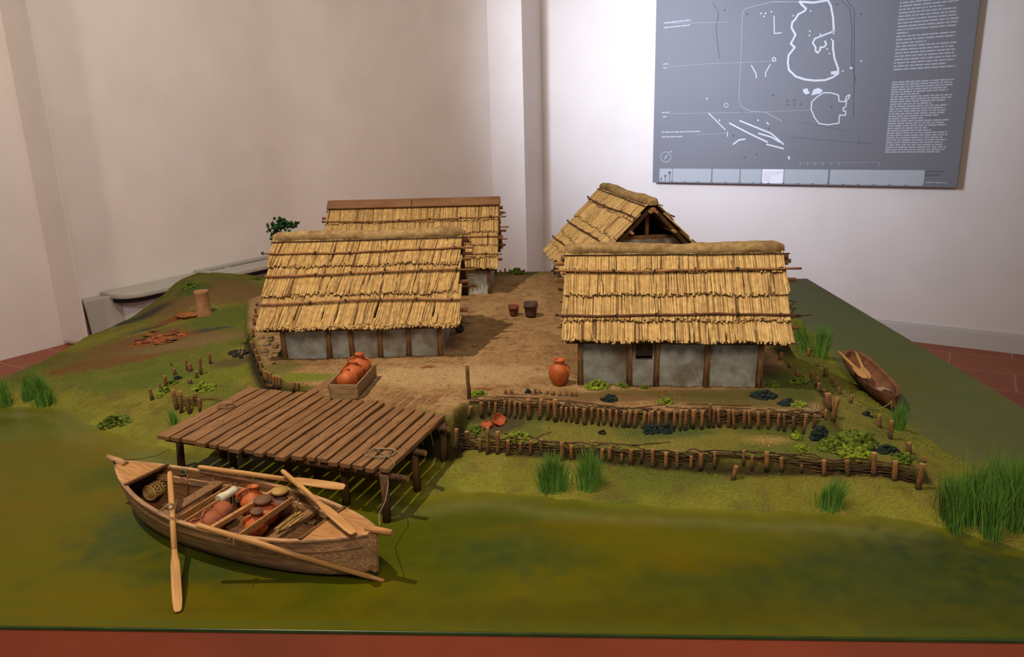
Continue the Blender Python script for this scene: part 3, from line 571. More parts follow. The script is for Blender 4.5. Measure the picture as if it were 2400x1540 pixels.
hutC = make_hut('reed_hut', -.476, 2.5, .031, .568, .201, .175, .371, 'rear left hut with a flat plank ridge, half hidden behind the front left hut', (.30,.48,.66,.84,1.0), (.28,.56,.80), 200, 0, .004,
    posts_front=(-.23,.0,.255), wall=(-.24,.255), wf=.035, cap='board', purl=(.14,.5,.8), reedr=.0016)
hutD = make_hut('reed_hut', .219, 2.406, -1.428, .655, .219, .17, .40, 'rear right hut standing end-on with its open gable towards the camera', (.24,.46,.70,.86,1.0), (.22,.56,.80), 210, 0, .008,
    posts_front=(-.28,.0,.27), wall=(-.28,.27), wf=.035, beam=.208, lathcols=(1,1,1), purl=(.06,.3,.62), reedr=.0016)
# ------------------------------------------------------------------ jetty
O2 = P(370, 1018, .09); U3 = (P(905, 1105, .09)-O2); ang = math.atan2(U3.y, U3.x); LU = U3.length
dock = empty('wooden_jetty', (O2.x, O2.y, 0), ang, 'brown plank jetty on round piles reaching out over the green water', 'jetty')
NV = (P(1095, 925, .09)-P(905, 1105, .09)); NV = Vector((NV.x, NV.y, 0)); Ri = Matrix.Rotation(-ang, 3, 'Z'); nl = (Ri @ NV).normalized()   # plank direction in jetty frame
TOP = .090
ub = [-.004,.028,.052,.088,.115,.138,.162,.190,.215,.238,.258,.284,.311,.333,.357,.380,.404,.427,.449,.471]
ends = [.262,.262,.262,.264,.268,.372,.374,.374,.372,.372,.370,.370,.382,.330,.332,.336,.340,.346,.352]
for i in range(19):
    a, c = ub[i]+.0028, ub[i+1]-.0022; s0 = (-.004 if i < 11 else .006)+random.uniform(-.004, .004); s1 = ends[i]+random.uniform(-.004, .004)
    if i in (4,): c -= .001
    lean = .004 if i == 12 else 0; tz = TOP+random.uniform(-.0008, .0008); b = MB(); th = .0085; n = 10; vs = []
    for k in range(n+1):
        s = s0+(s1-s0)*k/n; j0, j1 = random.uniform(-.0008, .0008), random.uniform(-.0008, .0008); dz = random.uniform(-.0004, .0004)
        for (u, z) in ((a+j0, tz-th), (c+j1-lean*k/n*2, tz-th), (c+j1-lean*k/n*2, tz+dz), (a+j0, tz+dz)): vs.append((u+nl.x*s, nl.y*s, z))
    fs = [(0,1,2,3), tuple(n*4+q for q in (3,2,1,0))]+[(k*4+q, (k+1)*4+q, (k+1)*4+(q+1) % 4, k*4+(q+1) % 4) for k in range(n) for q in range(4)]
    b.add(vs, [f[::-1] for f in fs], tint=random.random()*.5); b.build('plank', M_dock, dock, .0012)
def dl(u, v, z): 
    p = P(u, v, z); q = Ri @ Vector((p.x-O2.x, p.y-O2.y, 0)); return Vector((q.x, q.y, z))
for (v0, ex) in ((.020,.030),(.115,.018),(.222,.016),(.318,.014)):
    a = Vector((.0, v0, TOP-.017)); c = Vector((LU+ex, v0-.004, TOP-.016)); a += Vector((nl.x*v0, 0, 0)); c += Vector((nl.x*v0, 0, 0))
    b = MB(); b.tube(wavy(a, c, 8, .0008), .0052, 9, capmi=1, wob=.05); b.build('cross_beam', [M_dockp, M_cut], dock)
pil = [((412,1030),(425,1096)),((540,1062),(548,1105)),((672,1072),(676,1118)),((742,1090),(744,1125)),((805,1098),(812,1182)),((898,1105),(907,1222)),((966,1042),(978,1150)),((1034,988),(1040,1085)),((520,1050),(524,1072))]
for (tp, bs_) in pil:
    q = dl(*bs_, 0); b = MB(); u, v = q.x, q.y; tv = Vector((u+random.uniform(-.004, .002), v+.004, TOP-.012)); b.tube([(u, v, -.004), ((u+tv.x)/2+.001, (v+tv.y)/2, .04), tv], [.0072,.0066,.0062], 10, wob=.06); b.build('pile', M_dockp, dock)
for (u, v) in ((.08,.13),(.17,.14),(.26,.14),(.36,.14),(.09,.22),(.20,.23),(.31,.23),(.40,.22),(.42,.31),(.465,.315)):
    b = MB(); q = Vector((u+nl.x*v, v, 0)); zb_ = 0; b.tube([(q.x, q.y, -.004), (q.x, q.y, TOP-.012)], .006, 9, wob=.06); b.build('pile', M_dockp, dock)
for v0 in (.085,.185,.262,.30):     # nail rows
    b = MB()
    for i in range(19):
        if v0 < ends[i]-.01: 
            x = (ub[i]+ub[i+1])/2+nl.x*v0
            for e in (-.006, .006): b.box((x+e, v0+random.uniform(-.002, .002), TOP+.0006), (.0014, .0014, .0008))
    b.build('nails', M_knot, dock)
def coil(c, r, turns, name, label, m=M_rope, rr=.0011, flat=.55, tail=None, z=0.):
    pts = []; n = 60
    for i in range(n*1):
        a = i/n*turns*2*math.pi; k = 1+.12*math.sin(a*.37+1); pts.append((c[0]+math.cos(a)*r*k, c[1]+math.sin(a)*r*flat*k, c[2]+rr+i/n*rr*2+.0006*math.sin(a*3)))
    if tail: pts += [tuple(q) for q in tail]
    b = MB(); b.tube(pts, rr, 6); return tag(b.build(name, m), label, 'rope')
c = P(530, 953, TOP+.001); coil(c, .016, 2.3, 'rope_coil', 'small brown rope ring lying on the left side of the jetty planks', mat('brown_rope', (128,96,64), (104,76,50), 200), .0007, .8)
c = P(893, 1063, TOP+.001); e1 = P(925, 1088, TOP+.002); e2 = P(912, 1104, TOP-.004)
boat_tip = P(889, 1238, .083)
coil(c, .024, 2.4, 'mooring_rope', 'pale mooring rope looped on the front right jetty corner, hanging down to the boat', M_rope, .0007, .75,
     tail=[P(915,1075,TOP+.003), e1, P(914,1102,TOP-.002), P(908,1112,TOP-.014), PY(910,1135,1.035), PY(903,1175,1.01), PY(888,1205,.975), boat_tip+Vector((0,.003,.003))])
# crate with three jars on the jetty
def jar(name, loc, sc, label, prof, m, handles=(), lid=None, lidm=M_lid, tilt=(0,0), rz=0, cat='jar', group=None, nh=2):
    root = empty(name, loc, 0, label, cat, group); R_ = Matrix.Rotation(rz, 3, 'Z') @ Matrix.Rotation(tilt[0], 3, 'X') @ Matrix.Rotation(tilt[1], 3, 'Y')
    b = MB(); b.lathe([(r*sc, z*sc) for r, z in prof], n=30, axis=R_); b.build('body', m, root)
    for (ha, z0, z1, r0, r1, out, th) in handles:
        ca, sa = math.cos(ha), math.sin(ha); pts = []
        for i in range(9):
            t = i/8; r = r0+(r1-r0)*t+out*math.sin(math.pi*t); z = z0+(z1-z0)*t+.02*math.sin(math.pi*t); pts.append(R_ @ Vector((ca*r*sc, sa*r*sc, z*sc)))
        b = MB(); b.tube(pts, th*sc, 8); b.build('handle', m, root)
    if lid:
        r, z, h_ = lid; b = MB(); b.lathe([(0, z*sc), (r*sc, z*sc), (r*sc*1.05, (z+h_*.5)*sc), (r*sc, (z+h_)*sc), (0, (z+h_*1.1)*sc)], n=22, axis=R_); b.build('lid', lidm, root)
    return root
AMPH = [(0,0),(.22,.0),(.34,.06),(.47,.22),(.52,.42),(.48,.62),(.34,.78),(.2,.85),(.175,.9),(.18,.98),(.235,1.03),(.235,1.06),(.18,1.07),(.15,1.02),(.14,.9),(.0,.88)]
ROUND = [(0,0),(.2,.0),(.36,.08),(.50,.25),(.54,.42),(.50,.60),(.38,.72),(.24,.78),(.20,.84),(.24,.92),(.28,.94),(.24,.95),(.17,.86),(.14,.76),(0,.74)]
cr0 = P(803, 932, TOP); cr1 = P(862, 873, TOP+.0); 
crate = empty('jar_crate', P(805, 929, TOP+.001), 0, 'open pale wooden trough-shaped crate holding three orange jars on the jetty', 'crate')
a0 = P(768,903,TOP+.03); a1 = P(845,906,TOP+.03); a2 = P(888,857,TOP+.03); 
ex = Vector((a1.x-a0.x, a1.y-a0.y, 0)); wcr = ex.length*.93; ey = Vector((a2.x-a1.x, a2.y-a1.y, 0)); lcr = ey.length; ca_ = math.atan2(ey.y, ey.x)-math.pi/2; crate.rotation_euler = (0,0,ca_)
corner = P(772, 924, TOP); crate.location = (a0.x-.002, a0.y+.002, TOP+.0005)
hc = .030; t_ = .003
def cb(name, c, s, flare=0, rot=None):
    b = MB(); b.box(c, s, rot); b.build(name, M_crate, crate, .0006)
cb('end_board', (wcr/2, t_/2, hc/2), (wcr*.94, t_, hc)); cb('end_board', (wcr/2, lcr-t_/2, hc/2), (wcr*.94, t_, hc)); cb('base_board', (wcr/2, lcr/2, .0025), (wcr*.8, lcr-.004, .003))
for s_, x in ((-1, .004), (1, wcr-.004)): cb('side_board', (x, lcr/2, hc/2+.002), (t_, lcr+.004, hc), rot=Matrix.Rotation(s_*.12, 3, 'Y'))
b = MB(); b.bar((wcr+.004, .01, .0015), (wcr+.004, lcr-.0, .0015), .004, .003); b.build('runner', M_crate, crate)
Rc = Matrix.Rotation(ca_, 3, 'Z'); cl0 = Vector(crate.location)
def incrate(f, z): return cl0+Rc @ Vector((wcr/2, lcr*f, z))
HND = lambda a: [(a, .92, .60, .19, .47, .16, .045), (a+math.pi, .92, .60, .19, .47, .16, .045)]
jar('storage_jar', incrate(.24, .012), .041, 'nearest orange jar in the jetty crate, round body with rim turned away', ROUND, M_terra, [(2.6,.9,.55,.22,.5,.14,.05),(.9,.9,.55,.22,.5,.14,.05)], tilt=(-.75,-.25))
jar('storage_jar', incrate(.50, .013), .042, 'middle orange jar in the jetty crate with handles arching over its top', ROUND, M_terra, [(3.0,.9,.55,.22,.5,.14,.05),(.3,.9,.55,.22,.5,.14,.05),(1.6,.9,.55,.22,.5,.14,.05)], tilt=(-.35,-.1))
jar('storage_jar', incrate(.80, .010), .047, 'farthest and tallest orange jar in the jetty crate, two-handled with a lid', AMPH, M_terra, HND(0), lid=(.2,1.04,.07), lidm=M_terra, tilt=(-.1,.06))
# mooring stake by the jetty corner
def stake(b0, t0, wpx, name='wooden_stake', parent=None, m=M_stake, tint=None, sink=.006):
    base = G(*b0); dist = base.y*1.0; top = PY(t0[0], t0[1], base.y+.002); r = max(.0018, wpx/2/F*math.hypot(base.y, H)*.98)
    b = MB(); d = (top-base).normalized(); mid = base.lerp(top, .5)+Vector((random.uniform(-.0006, .0006), 0, 0))
    t0 = random.random()*.5; b.tube([base-d*sink, base.lerp(top, .12), base.lerp(top, .28), mid, base.lerp(top, .8), top], [r*1.08, r*1.04, r, r*.97, r*.97, r*.93], 9, tint=t0, capmi=1, wob=.09, seg=[.95, min(1, t0+.55), t0+.25, t0+.05, t0]); o = b.build(name, [m, M_cut], parent); return o
tag(stake((1100,935),(1094,856),9), 'tall thin mooring stake at the jetty rear right corner', 'stake')
# ------------------------------------------------------------------ wattle fences
def fence(label, posts, levels, rodspan, rows=6, z0=.004, pitch=.0052, back=.004, extra=()):
    """posts: (x, y_top, y_base, px_width); rods woven behind/before the posts"""
    first = G(posts[0][0], posts[0][2]); root = empty('wattle_fence', first, 0, label, 'fence'); inv_ = Vector(first)
    bs = []
    for (x0, yt, x1, yb_, wpx) in posts:
        o = stake((x1, yb_), (x0, yt), wpx, 'fence_post'); base = G(x1, yb_); bs.append(base)
        o.parent = root; o.data.transform(Matrix.Translation(-inv_))
    bs.sort(key=lambda p: p.x); n_ = len(bs)
    def avg(i, k): q = bs[max(0, i-3):i+4]; return sum(getattr(p, k) for p in q)/len(q)
    bs = [Vector((p.x, .5*p.y+.5*avg(i, 'y'), avg(i, 'z'))) for i, p in enumerate(bs)]
    if rodspan:
        b = MB(); n = len(bs)
        for r_ in range(rows):
            k = 0
            while k < n-1:
                k1 = min(n-1, k+random.randint(3, 7)); pts = []
                for i in range(k, k1+1):
                    p = bs[i]; off = (.0034 if (i+r_) % 2 else -.0012)+back; zz = z0+r_*pitch*random.uniform(.85, 1.15); pts.append(Vector((p.x, p.y+off+.002, p.z+zz))-inv_)
                    if i < k1:
                        q = bs[i+1]; m_ = (p+q)/2; pts.append(Vector((m_.x, m_.y+back+.003+random.uniform(-.0015, .0015), m_.z+zz+random.uniform(-.001, .001)))-inv_)
                if len(pts) > 2: b.tube(pts, random.uniform(.0008, .0014), 5, tint=random.choice((0,0,.3,.7))*random.random())
                k = k1 if random.random() < .8 else k1-1
                if k1 == n-1: break
        b.build('woven_twigs', M_twig, root)
    for (pl_, r) in extra:
        b = MB(); b.tube([q-inv_ for q in pl_], r, 5, tint=random.random()*.8); b.build('loose_twig', M_twig, root)
    return root
Z1 = lambda l: [(1060+a/4.8, 880+t/4.8, 1060+(c if c is not None else a)/4.8, 880+bb/4.8, w_/4.8) for a, t, c, bb, w_ in l]
Z2 = lambda l: [(1520+a/4.8, 880+t/4.8, 1520+(c if c is not None else a)/4.8, 880+bb/4.8, w_/4.8) for a, t, c, bb, w_ in l]
up1 = Z1([(205,350,190,450,42),(325,300,330,430,46),(415,290,418,430,30),(487,300,485,440,34),(590,285,590,440,34),(645,280,643,440,34),(705,300,705,465,28),(763,300,768,482,34),(853,262,865,458,54),(1003,262,985,468,48),(1085,290,1080,480,50),(1155,270,1160,490,56),(1228,355,1228,485,36),(1282,358,1280,495,34),(1340,355,1342,510,36),(1395,358,1402,512,42),(1485,372,1490,530,50),(1568,365,1575,535,40),(1640,370,1645,535,30),(1700,385,1712,545,42),(1775,383,1785,545,38),(1848,393,1850,560,36),(1940,400,1925,570,52),(2003,390,1985,570,50),(2072,398,2050,575,46),(2170,408,2145,575,44),(2217,415,2205,570,28),(2250,400,2258,560,42),(2322,405,2330,585,44)])
up2 = Z2([(40,400,45,555,48),(115,405,118,585,44),(210,385,200,580,46),(297,395,290,575,40),(362,402,355,600,34),(428,392,410,595,44),(515,382,495,575,54),(607,395,595,590,46),(697,320,680,560,38),(737,378,730,550,36),(783,378,790,550,40),(905,385,900,590,42),(952,390,968,600,38),(1083,390,1075,590,42),(1132,390,1135,590,40),(1235,408,1232,590,38),(1345,398,1348,600,42),(1468,432,1460,612,38),(1525,432,1525,612,34),(1630,462,1630,622,38),(1778,432,1755,628,44),(1875,435,1860,570,34),(1998,385,1992,500,30)])
ex = []
for (u0, v0, u1, v1) in [(1160,931,1300,938),(1250,936,1390,948),(1330,944,1440,955),(1400,955,1530,960),(1180,925,1262,926),(1330,940,1460,958),(1560,955,1700,968),(1610,948,1760,952),(1690,957,1760,960),(1440,962,1560,950),(1770,962,1900,972)]:
    p, q = G(u0, v0, .002), G(u1, v1, .002); ex.append((wavy(p, q, 6, .0007), .0009))
fence('upper right wattle fence of close-set brown posts retaining the soil below the flap-window hut', up1+up2, None, True, 13, -.003, .0028, .003, ex)
lo1 = Z1([(45,600,45,830,48),(160,630,165,830,52),(315,700,315,860,44),(398,585,400,880,48),(510,630,512,880,52),(625,730,625,900,44),(765,755,768,880,42),(882,735,882,880,42),(1000,722,1000,860,42),(1235,748,1235,950,52),(1337,780,1337,940,44),(1465,768,1465,900,40),(1570,732,1575,970,36),(1688,822,1680,955,46),(1772,797,1770,960,46),(1905,882,1905,980,38),(2015,832,2008,980,52),(2138,805,2130,960,38)])
lo2 = Z2([(45,828,45,1030,44),(195,868,195,1025,46),(322,848,318,1050,36),(482,902,475,1045,36),(592,872,585,1030,48),(745,855,745,1020,38),(1072,842,1066,995,34),(1168,903,1162,1025,38),(1332,858,1325,1040,52),(1495,922,1495,1062,44),(1722,1000,1722,1062,38),(1975,952,1975,1125,52),(2235,948,2238,1130,50)])
lo3 = [(2049,1061,2046,1114,13),(2099,1080,2095,1126,12),(2162,1087,2152,1146,13)]
ex = []
for (u0, v0, u1, v1) in [(1250,1030,1292,1014),(1180,1018,1250,1026),(1700,1072,1780,1075),(1800,1072,1900,1078),(1380,1036,1500,1046),(1480,1046,1570,1038),(1290,1036,1330,1040)]:
    ex.append((wavy(G(u0, v0, .002), G(u1, v1, .002), 5, .0006), .0009))
fence('long lower right wattle fence of spaced posts and twigs along the grassy bank', lo1+lo2+lo3, None, True, 11, -.002, .0029, .002, ex)
lf = [(405,914,414,960,10),(422,917,425,967,9),(438,928,445,969,9),(466,934,470,958,8),(457,922,458,934,9)]
ex = []
for k in range(7):
    p, q = G(452, 962, .002+k*.0045), G(575, 958, .002+k*.0045); p.y += .006; q.y += .014; q.z = p.z+.004; ex.append((wavy(p, q, 6, .0012), .0009))
for k in range(5):
    p, q = G(415, 958, .003+k*.006), G(470, 958, .004+k*.005); p.y += .004; q.y += .004; ex.append((wavy(p, q, 5, .0018), .0008))
fence('short wattle fence with tall pale posts left of the jetty', lf, None, False, extra=ex)
cf = [(589,800,597,830,10),(598,818,601,842,8),(603,832,607,855,9),(610,848,613,872,9),(616,864,620,884,8),(620,868,622,890,8),(626,870,628,895,9),(633,873,636,898,9),(641,880,643,906,9),(648,881,650,907,8),(655,883,657,908,8),(688,896,689,913,8),(697,896,698,912,8),(592,770,594,790,7),(594,745,597,762,7),(598,722,600,740,6)]
ex = []
for k in range(4):
    p, q = G(660, 912, .006+k*.006), G(735, 916, .006+k*.006); p.z = q.z = .062+k*.006; ex.append((wavy(p, q, 6, .0015), .0011))
fence('curved row of upright posts left of the jar crate under the front left hut', cf, None, False, extra=ex)
# free-standing stakes
ords = ['first','second','third','fourth','fifth','sixth','seventh','eighth','ninth','tenth','eleventh','twelfth']
def stakes(lst, fmt, group, m=M_stake, tints=None):
    for i, (x0, yt, x1, yb_, wpx) in enumerate(lst):
        o = stake((x1, yb_), (x0, yt), wpx, m=m); tag(o, fmt % ords[i], 'stake', group)
stakes([(2131,1037,2130,1064,11),(2090,986,2086,1028,10),(2061,971,2061,1002,11),(1997,926,1993,944,8),(1967,908,1967,923,8),(1957,896,1956,908,7),(1952,884,1951,898,7),(1936,860,1935,883,10),(1915,846,1914,858,8),(1896,817,1894,834,7),(1870,803,1869,816,7)], 'short stake on the right shore by the dugout canoe, %s counted from the front', 'stakes along the right shore')
stakes([(1963,932,1952,985,12),(1941,922,1941,957,15),(1919,898,1918,916,9),(1916,883,1913,906,8),(1904,871,1902,894,9),(1891,876,1890,889,8),(1930,912,1930,928,9),(1832,826,1829,843,8),(1850,850,1850,862,7),(1870,870,1870,882,7)], 'brown stake edging the plateau beside the flap-window hut, %s from the front', 'stakes along the right edge of the plateau')
stakes([(351,911,357,938,8),(373,898,376,912,6),(386,881,389,905,8),(408,864,410,878,8),(401,848,401,857,4),(436,843,440,868,6),(443,852,446,870,10),(468,837,471,878,7),(460,870,461,886,8),(490,828,493,853,6),(444,889,446,899,10)], 'thin weathered stake on the left slope behind the jetty, %s from the left', 'stakes on the left slope')
stakes([(1185,914,1185,922,7),(1197,912,1198,922,7),(1254,911,1255,923,7),(1264,913,1265,922,7),(1282,915,1282,924,7),(1296,916,1296,926,9),(1312,918,1312,927,8),(1325,918,1325,928,6),(1340,919,1340,928,6),(1350,920,1350,928,6)], 'tiny cut stub on the bare soil above the upper fence, %s from the left', 'cut stubs on the soil')
stakes([(1163,632,1163,639,4),(1173,633,1173,639,4),(1183,629,1185,640,4),(1194,631,1195,640,4),(1228,632,1228,640,5)], 'dark stub on the far edge of the village plateau, %s from the left', 'stubs on the far edge', M_poled)
tag(stake((2164,1083),(2166,1070),9), 'short stake standing just behind the last post of the lower fence', 'stake')
tag(stake((1718,1124),(1726,1092),11), 'lone dark stake leaning in the grass just in front of the lower fence', 'stake')

# ------------------------------------------------------------------ big rowing boat
A_, B_ = P(278,1090,.078), P(878,1250,.072); cB = (A_+B_)/2; dB = B_-A_; LB = Vector((dB.x, dB.y, 0)).length/2; aB = math.atan2(dB.y, dB.x)
boat = empty('rowing_boat', (cB.x, cB.y, 0), aB, 'large brown wooden rowing boat loaded with jars, moored in front of the jetty', 'boat')
def hb(s): return .0715*max(0, 1-abs(s)**2.1)**.82+.0025
def sheer(s): return .060+(.022 if s < 0 else .014)*abs(s)**2.5
def keel(s): return .0+(.034 if s < 0 else .012)*abs(s)**5
def hullpt(s, q, inset=0.):
    """q from -1 (near gunwale) through 0 (keel) to 1; flat floor, flaring sides"""
    b_ = max(hb(s)-inset, .0005); a = abs(q); z0_, z1_ = keel(s)+inset, sheer(s)
    if a < .4: t = a/.4*.66; z = z0_+.002*(a/.4)**2
    else: k = (a-.4)/.6; t = .66+.34*k**.75; z = z0_+.002+(z1_-z0_-.002)*k**1.15
    xx = s*LB*(1-(.055 if s < 0 else .035)*(1-(z/ z1_))*abs(s)**3); return Vector((xx, math.copysign(t*b_, q) if a > 0 else 0, z))
b = MB(); NS, NQ = 56, 22
for ins in (0, .004):
    vs = [hullpt(-1+2*i/NS, -1+2*j/NQ, ins) for i in range(NS+1) for j in range(NQ+1)]
    fs = [(i*(NQ+1)+j, (i+1)*(NQ+1)+j, (i+1)*(NQ+1)+j+1, i*(NQ+1)+j+1) for i in range(NS) for j in range(NQ)]
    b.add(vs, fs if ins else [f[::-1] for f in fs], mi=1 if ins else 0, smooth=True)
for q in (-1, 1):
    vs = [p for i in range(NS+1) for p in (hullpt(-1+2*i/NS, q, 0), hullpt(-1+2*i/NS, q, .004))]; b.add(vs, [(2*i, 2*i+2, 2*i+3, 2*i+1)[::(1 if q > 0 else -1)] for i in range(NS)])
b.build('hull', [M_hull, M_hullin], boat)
for q in (-1, 1):
    b = MB(); ps_ = [hullpt(-.97+1.93*i/40, q*.86, -.0006) for i in range(41)]
    for p0, p1 in zip(ps_[:-1], ps_[1:]): b.bar(p0, p1, .0022, .0035)
    b.build('rub_strake', M_hull, boat)
    b = MB()
    for i in range(NS-1):
        s0, s1 = -.98+1.96*i/(NS-1), -.98+1.96*(i+1)/(NS-1); p0, p1 = hullpt(s0, q), hullpt(s1, q); b.bar(p0+Vector((0,-q*.001,.0006)), p1+Vector((0,-q*.001,.0006)), .0065, .003)
    b.build('gunwale', M_hull, boat)
    b = MB()
    for i in range(30):
        s0, s1 = -.8+1.45*i/30, -.8+1.45*(i+1)/30; p0, p1 = hullpt(s0, q*.83, .0045), hullpt(s1, q*.83, .0045); b.bar(p0, p1, .004, .010)
    b.build('inner_rail', M_hull, boat)
for name, s0, s1, dz in (('foredeck', -.985, -.74, .001), ('afterdeck', .655, .985, .001)):
    n = 8; b = MB(); vs = []
    for i in range(n+1):
        s = s0+(s1-s0)*i/n
        for j in range(5):
            q = -1+2*j/4; vs.append(Vector((s*LB, q*(hb(s)-.0005), sheer(s)+.002+(1-q*q)*.002)))
    m_ = len(vs); vs += [v-Vector((0,0,.003)) for v in vs]
    fs = [(i*5+j, (i+1)*5+j, (i+1)*5+j+1, i*5+j+1) for i in range(n) for j in range(4)]; fs += [tuple(q+m_ for q in f[::-1]) for f in fs]
    for i, r in ((0, 1), (n, -1)): fs += [((i*5+j, i*5+j+1, i*5+j+1+m_, i*5+j+m_))[::r] for j in range(4)]
    b.add(vs, fs); b.build(name, M_deck, boat)
    se = s1 if s0 < 0 else s0; b = MB(); b.bar((se*LB, -hb(se), sheer(se)+.003), (se*LB, hb(se), sheer(se)+.003), .005, .004); b.build('deck_edge', M_hullin, boat)
b = MB(); b.tube([(-LB*.93, 0, sheer(-1)-.001), (-LB*.99, 0, sheer(-1)+.003), (-LB*1.085, -.002, sheer(-1)+.008)], [.0065,.006,.004], 9, capmi=1); b.build('stem_post', [M_hull, M_deck], boat)
b = MB(); b.tube([(LB*.95, 0, sheer(1)+.002), (LB*1.11, .002, sheer(1)+.004)], [.006,.0045], 9); b.build('stern_post', M_deck, boat)
b = MB(); b.bar((LB*.985, 0, .013), (LB*1.005, 0, sheer(1)), .006, .006, up=(1,0,0)); b.build('stern_timber', M_hull, boat)
def inb(u, v, z): 
    p = P(u, v, z); return Matrix.Rotation(-aB, 3, 'Z') @ Vector((p.x-cB.x, p.y-cB.y, 0))+Vector((0, 0, z))
def cross(name, n0, n1, z, wd, th, m, slack=.006):
    a, c = inb(*n0, z), inb(*n1, z); d = (c-a).normalized(); sm = (a.x+c.x)/2; h_ = hb(sm/LB)-slack
    # stretch both ends to the hull sides
    if abs(d.y) > .3: a = a+d*((-h_-a.y)/d.y); c = c+d*((h_-c.y)/d.y)
    b = MB(); b.bar(a, c, wd, th); return b.build(name, m, boat, .0008)
cross('bench', (400,1200), (515,1130), .050, .020, .005, M_bench)
cross('bulkhead', (440,1205), (545,1140), .045, .0025, .012, M_deck)
cross('bulkhead', (455,1213), (560,1147), .044, .0025, .010, M_deck)
cross('bench', (508,1232), (632,1158), .052, .007, .008, M_deck)
cross('bulkhead', (582,1243), (692,1166), .049, .003, .010, M_deck)
cross('bench', (665,1246), (752,1186), .048, .015, .007, M_bench)
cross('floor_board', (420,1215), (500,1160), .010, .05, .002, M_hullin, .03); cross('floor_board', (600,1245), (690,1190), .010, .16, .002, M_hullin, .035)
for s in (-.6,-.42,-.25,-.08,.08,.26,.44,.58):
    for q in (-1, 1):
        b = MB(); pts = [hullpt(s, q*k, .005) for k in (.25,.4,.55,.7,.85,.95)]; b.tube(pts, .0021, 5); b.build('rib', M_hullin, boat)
Rb = Matrix.Rotation(aB, 3, 'Z')
# oars
def oar(label, h_px, hz, t_px, tz, blade_from, bw, rs_=.0046, roll=0):
    a, c = P(*h_px, hz), P(*t_px, tz); d = (c-a); Lo = d.length; o = empty('oar', a, 0, label, 'oar', 'oars of the rowing boat'); o.rotation_mode = 'QUATERNION'
    q = d.to_track_quat('X', 'Z'); o.rotation_quaternion = q
    f0 = blade_from; b = MB(); b.tube([(0,0,0),(Lo*.02,0,0),(Lo*f0*.5,0,0),(Lo*f0,0,0)], [rs_*.8, rs_*.95, rs_, rs_*.9], 10, capmi=0); b.build('shaft', M_oar, o)
    b = MB(); secs = [(f0-.03, rs_*.9, rs_*.85), (f0+.03, bw*.32, rs_*.6), (f0+.09, bw*.47, rs_*.4), (f0+.2, bw*.5, rs_*.32), (.93, bw*.5, rs_*.28), (.985, bw*.42, rs_*.25), (1.0, bw*.25, rs_*.2)]
    vs = []; n = 10
    for (f_, wy, tz_) in secs:
        for j in range(n):
            t = 2*math.pi*j/n; y, z = math.cos(t)*wy, math.sin(t)*tz_; vs.append((f_*Lo, y*math.cos(roll)-z*math.sin(roll), y*math.sin(roll)+z*math.cos(roll)))
    m_ = len(secs); b.add(vs, [(i*n+j, (i+1)*n+j, (i+1)*n+(j+1) % n, i*n+(j+1) % n) for i in range(m_-1) for j in range(n)], smooth=True); b.add(vs[-n:], [tuple(range(n))[::-1]])
    b.build('blade', M_oar, o)
    return o, a, c
def lash(p, d, r, parent, m=M_rope, tails=True):
    """rope turns around a shaft at p"""
    d = d.normalized(); b = MB(); u = d.cross(Vector((0,0,1))).normalized(); w_ = u.cross(d); pts = []
    for i in range(34):
        a = i/34*2*math.pi*3; pts.append(p+d*(i/34-.5)*.005+(u*math.cos(a)+w_*math.sin(a))*(r+.0007))
    b.tube(pts, .0007, 5)
    if tails:
        for e in ((-1, .3), (-.6, -1)): b.tube([p+w_*r, p-u*.007*e[0]+d*.003*e[1]+Vector((0,0,.002)), p-u*.016*e[0]+d*.008*e[1]-Vector((0,0,.003))], .0007, 5)
    return tag(b.build('oar_lashing', m), parent, 'rope')
o, a, c = oar('oar standing out over the near side of the boat, blade flat on the green water', (398,1108), .098, (417,1434), .0022, .60, .0135)
lash(P(398,1188,.084), c-a, .0046, 'thin rope tying the outstretched oar to the near side of the boat')
o, a, c = oar('long oar lashed along the near hull with its far tip touching the water', (462,1231), .090, (874,1354), .0038, .985, .010, .0044)
lash(P(552,1257,.0705), c-a, .0045, 'rope knot tying the long oar to the near gunwale')
o, a, c = oar('oar lying along the far gunwale with its blade towards the jetty piles', (466,1095), .072, (808,1142), .072, .62, .0145, .0044, .5)
lash(P(545,1104,.072), c-a, .0044, 'rope turns around the oar on the far gunwale', tails=False)
o, a, c = oar('oar lying across the boat with its blade resting on the afterdeck', (662,1104), .087, (830,1250), .083, .55, .0135, .0042, .2)
# contents
def WB(u, v, z): return P(u, v, z)
NARROW = [(0,0),(.14,.0),(.30,.14),(.42,.36),(.44,.52),(.36,.68),(.2,.8),(.14,.87),(.15,.97),(.2,1.0),(.2,1.03),(.13,1.03),(.11,.9),(0,.88)]
LY = [(.0,.9,.58,.15,.42,.13,.05),(math.pi,.9,.58,.15,.42,.13,.05)]
def cargo(top_px, zt, sc, h, *args, **kw):
    p = P(*top_px, zt); jar('cargo_jar', p-Vector((0, 0, sc*h)), sc, *args, cat='jar', group='jars in the boat', **kw)
cargo((592,1195), .056, .042, 1.05, 'orange jar with wooden lid closest to the near gunwale in the boat', NARROW, M_terra, LY, lid=(.22,1.0,.08), lidm=M_liddk, rz=.5, tilt=(.12,.12))
cargo((616,1172), .058, .040, 1.0, 'orange jar with wide dark wooden lid in the middle of the boat', ROUND, M_terra, LY, lid=(.34,.93,.14), lidm=M_liddk, rz=.2)
cargo((656,1150), .061, .043, 1.0, 'dark brown jar with yellow cork lid beside the far gunwale', ROUND, M_brown, [(2.8,.8,.6,.25,.5,.24,.07),(-.3,.8,.6,.25,.5,.24,.07)], lid=(.30,.93,.12), lidm=M_lid)
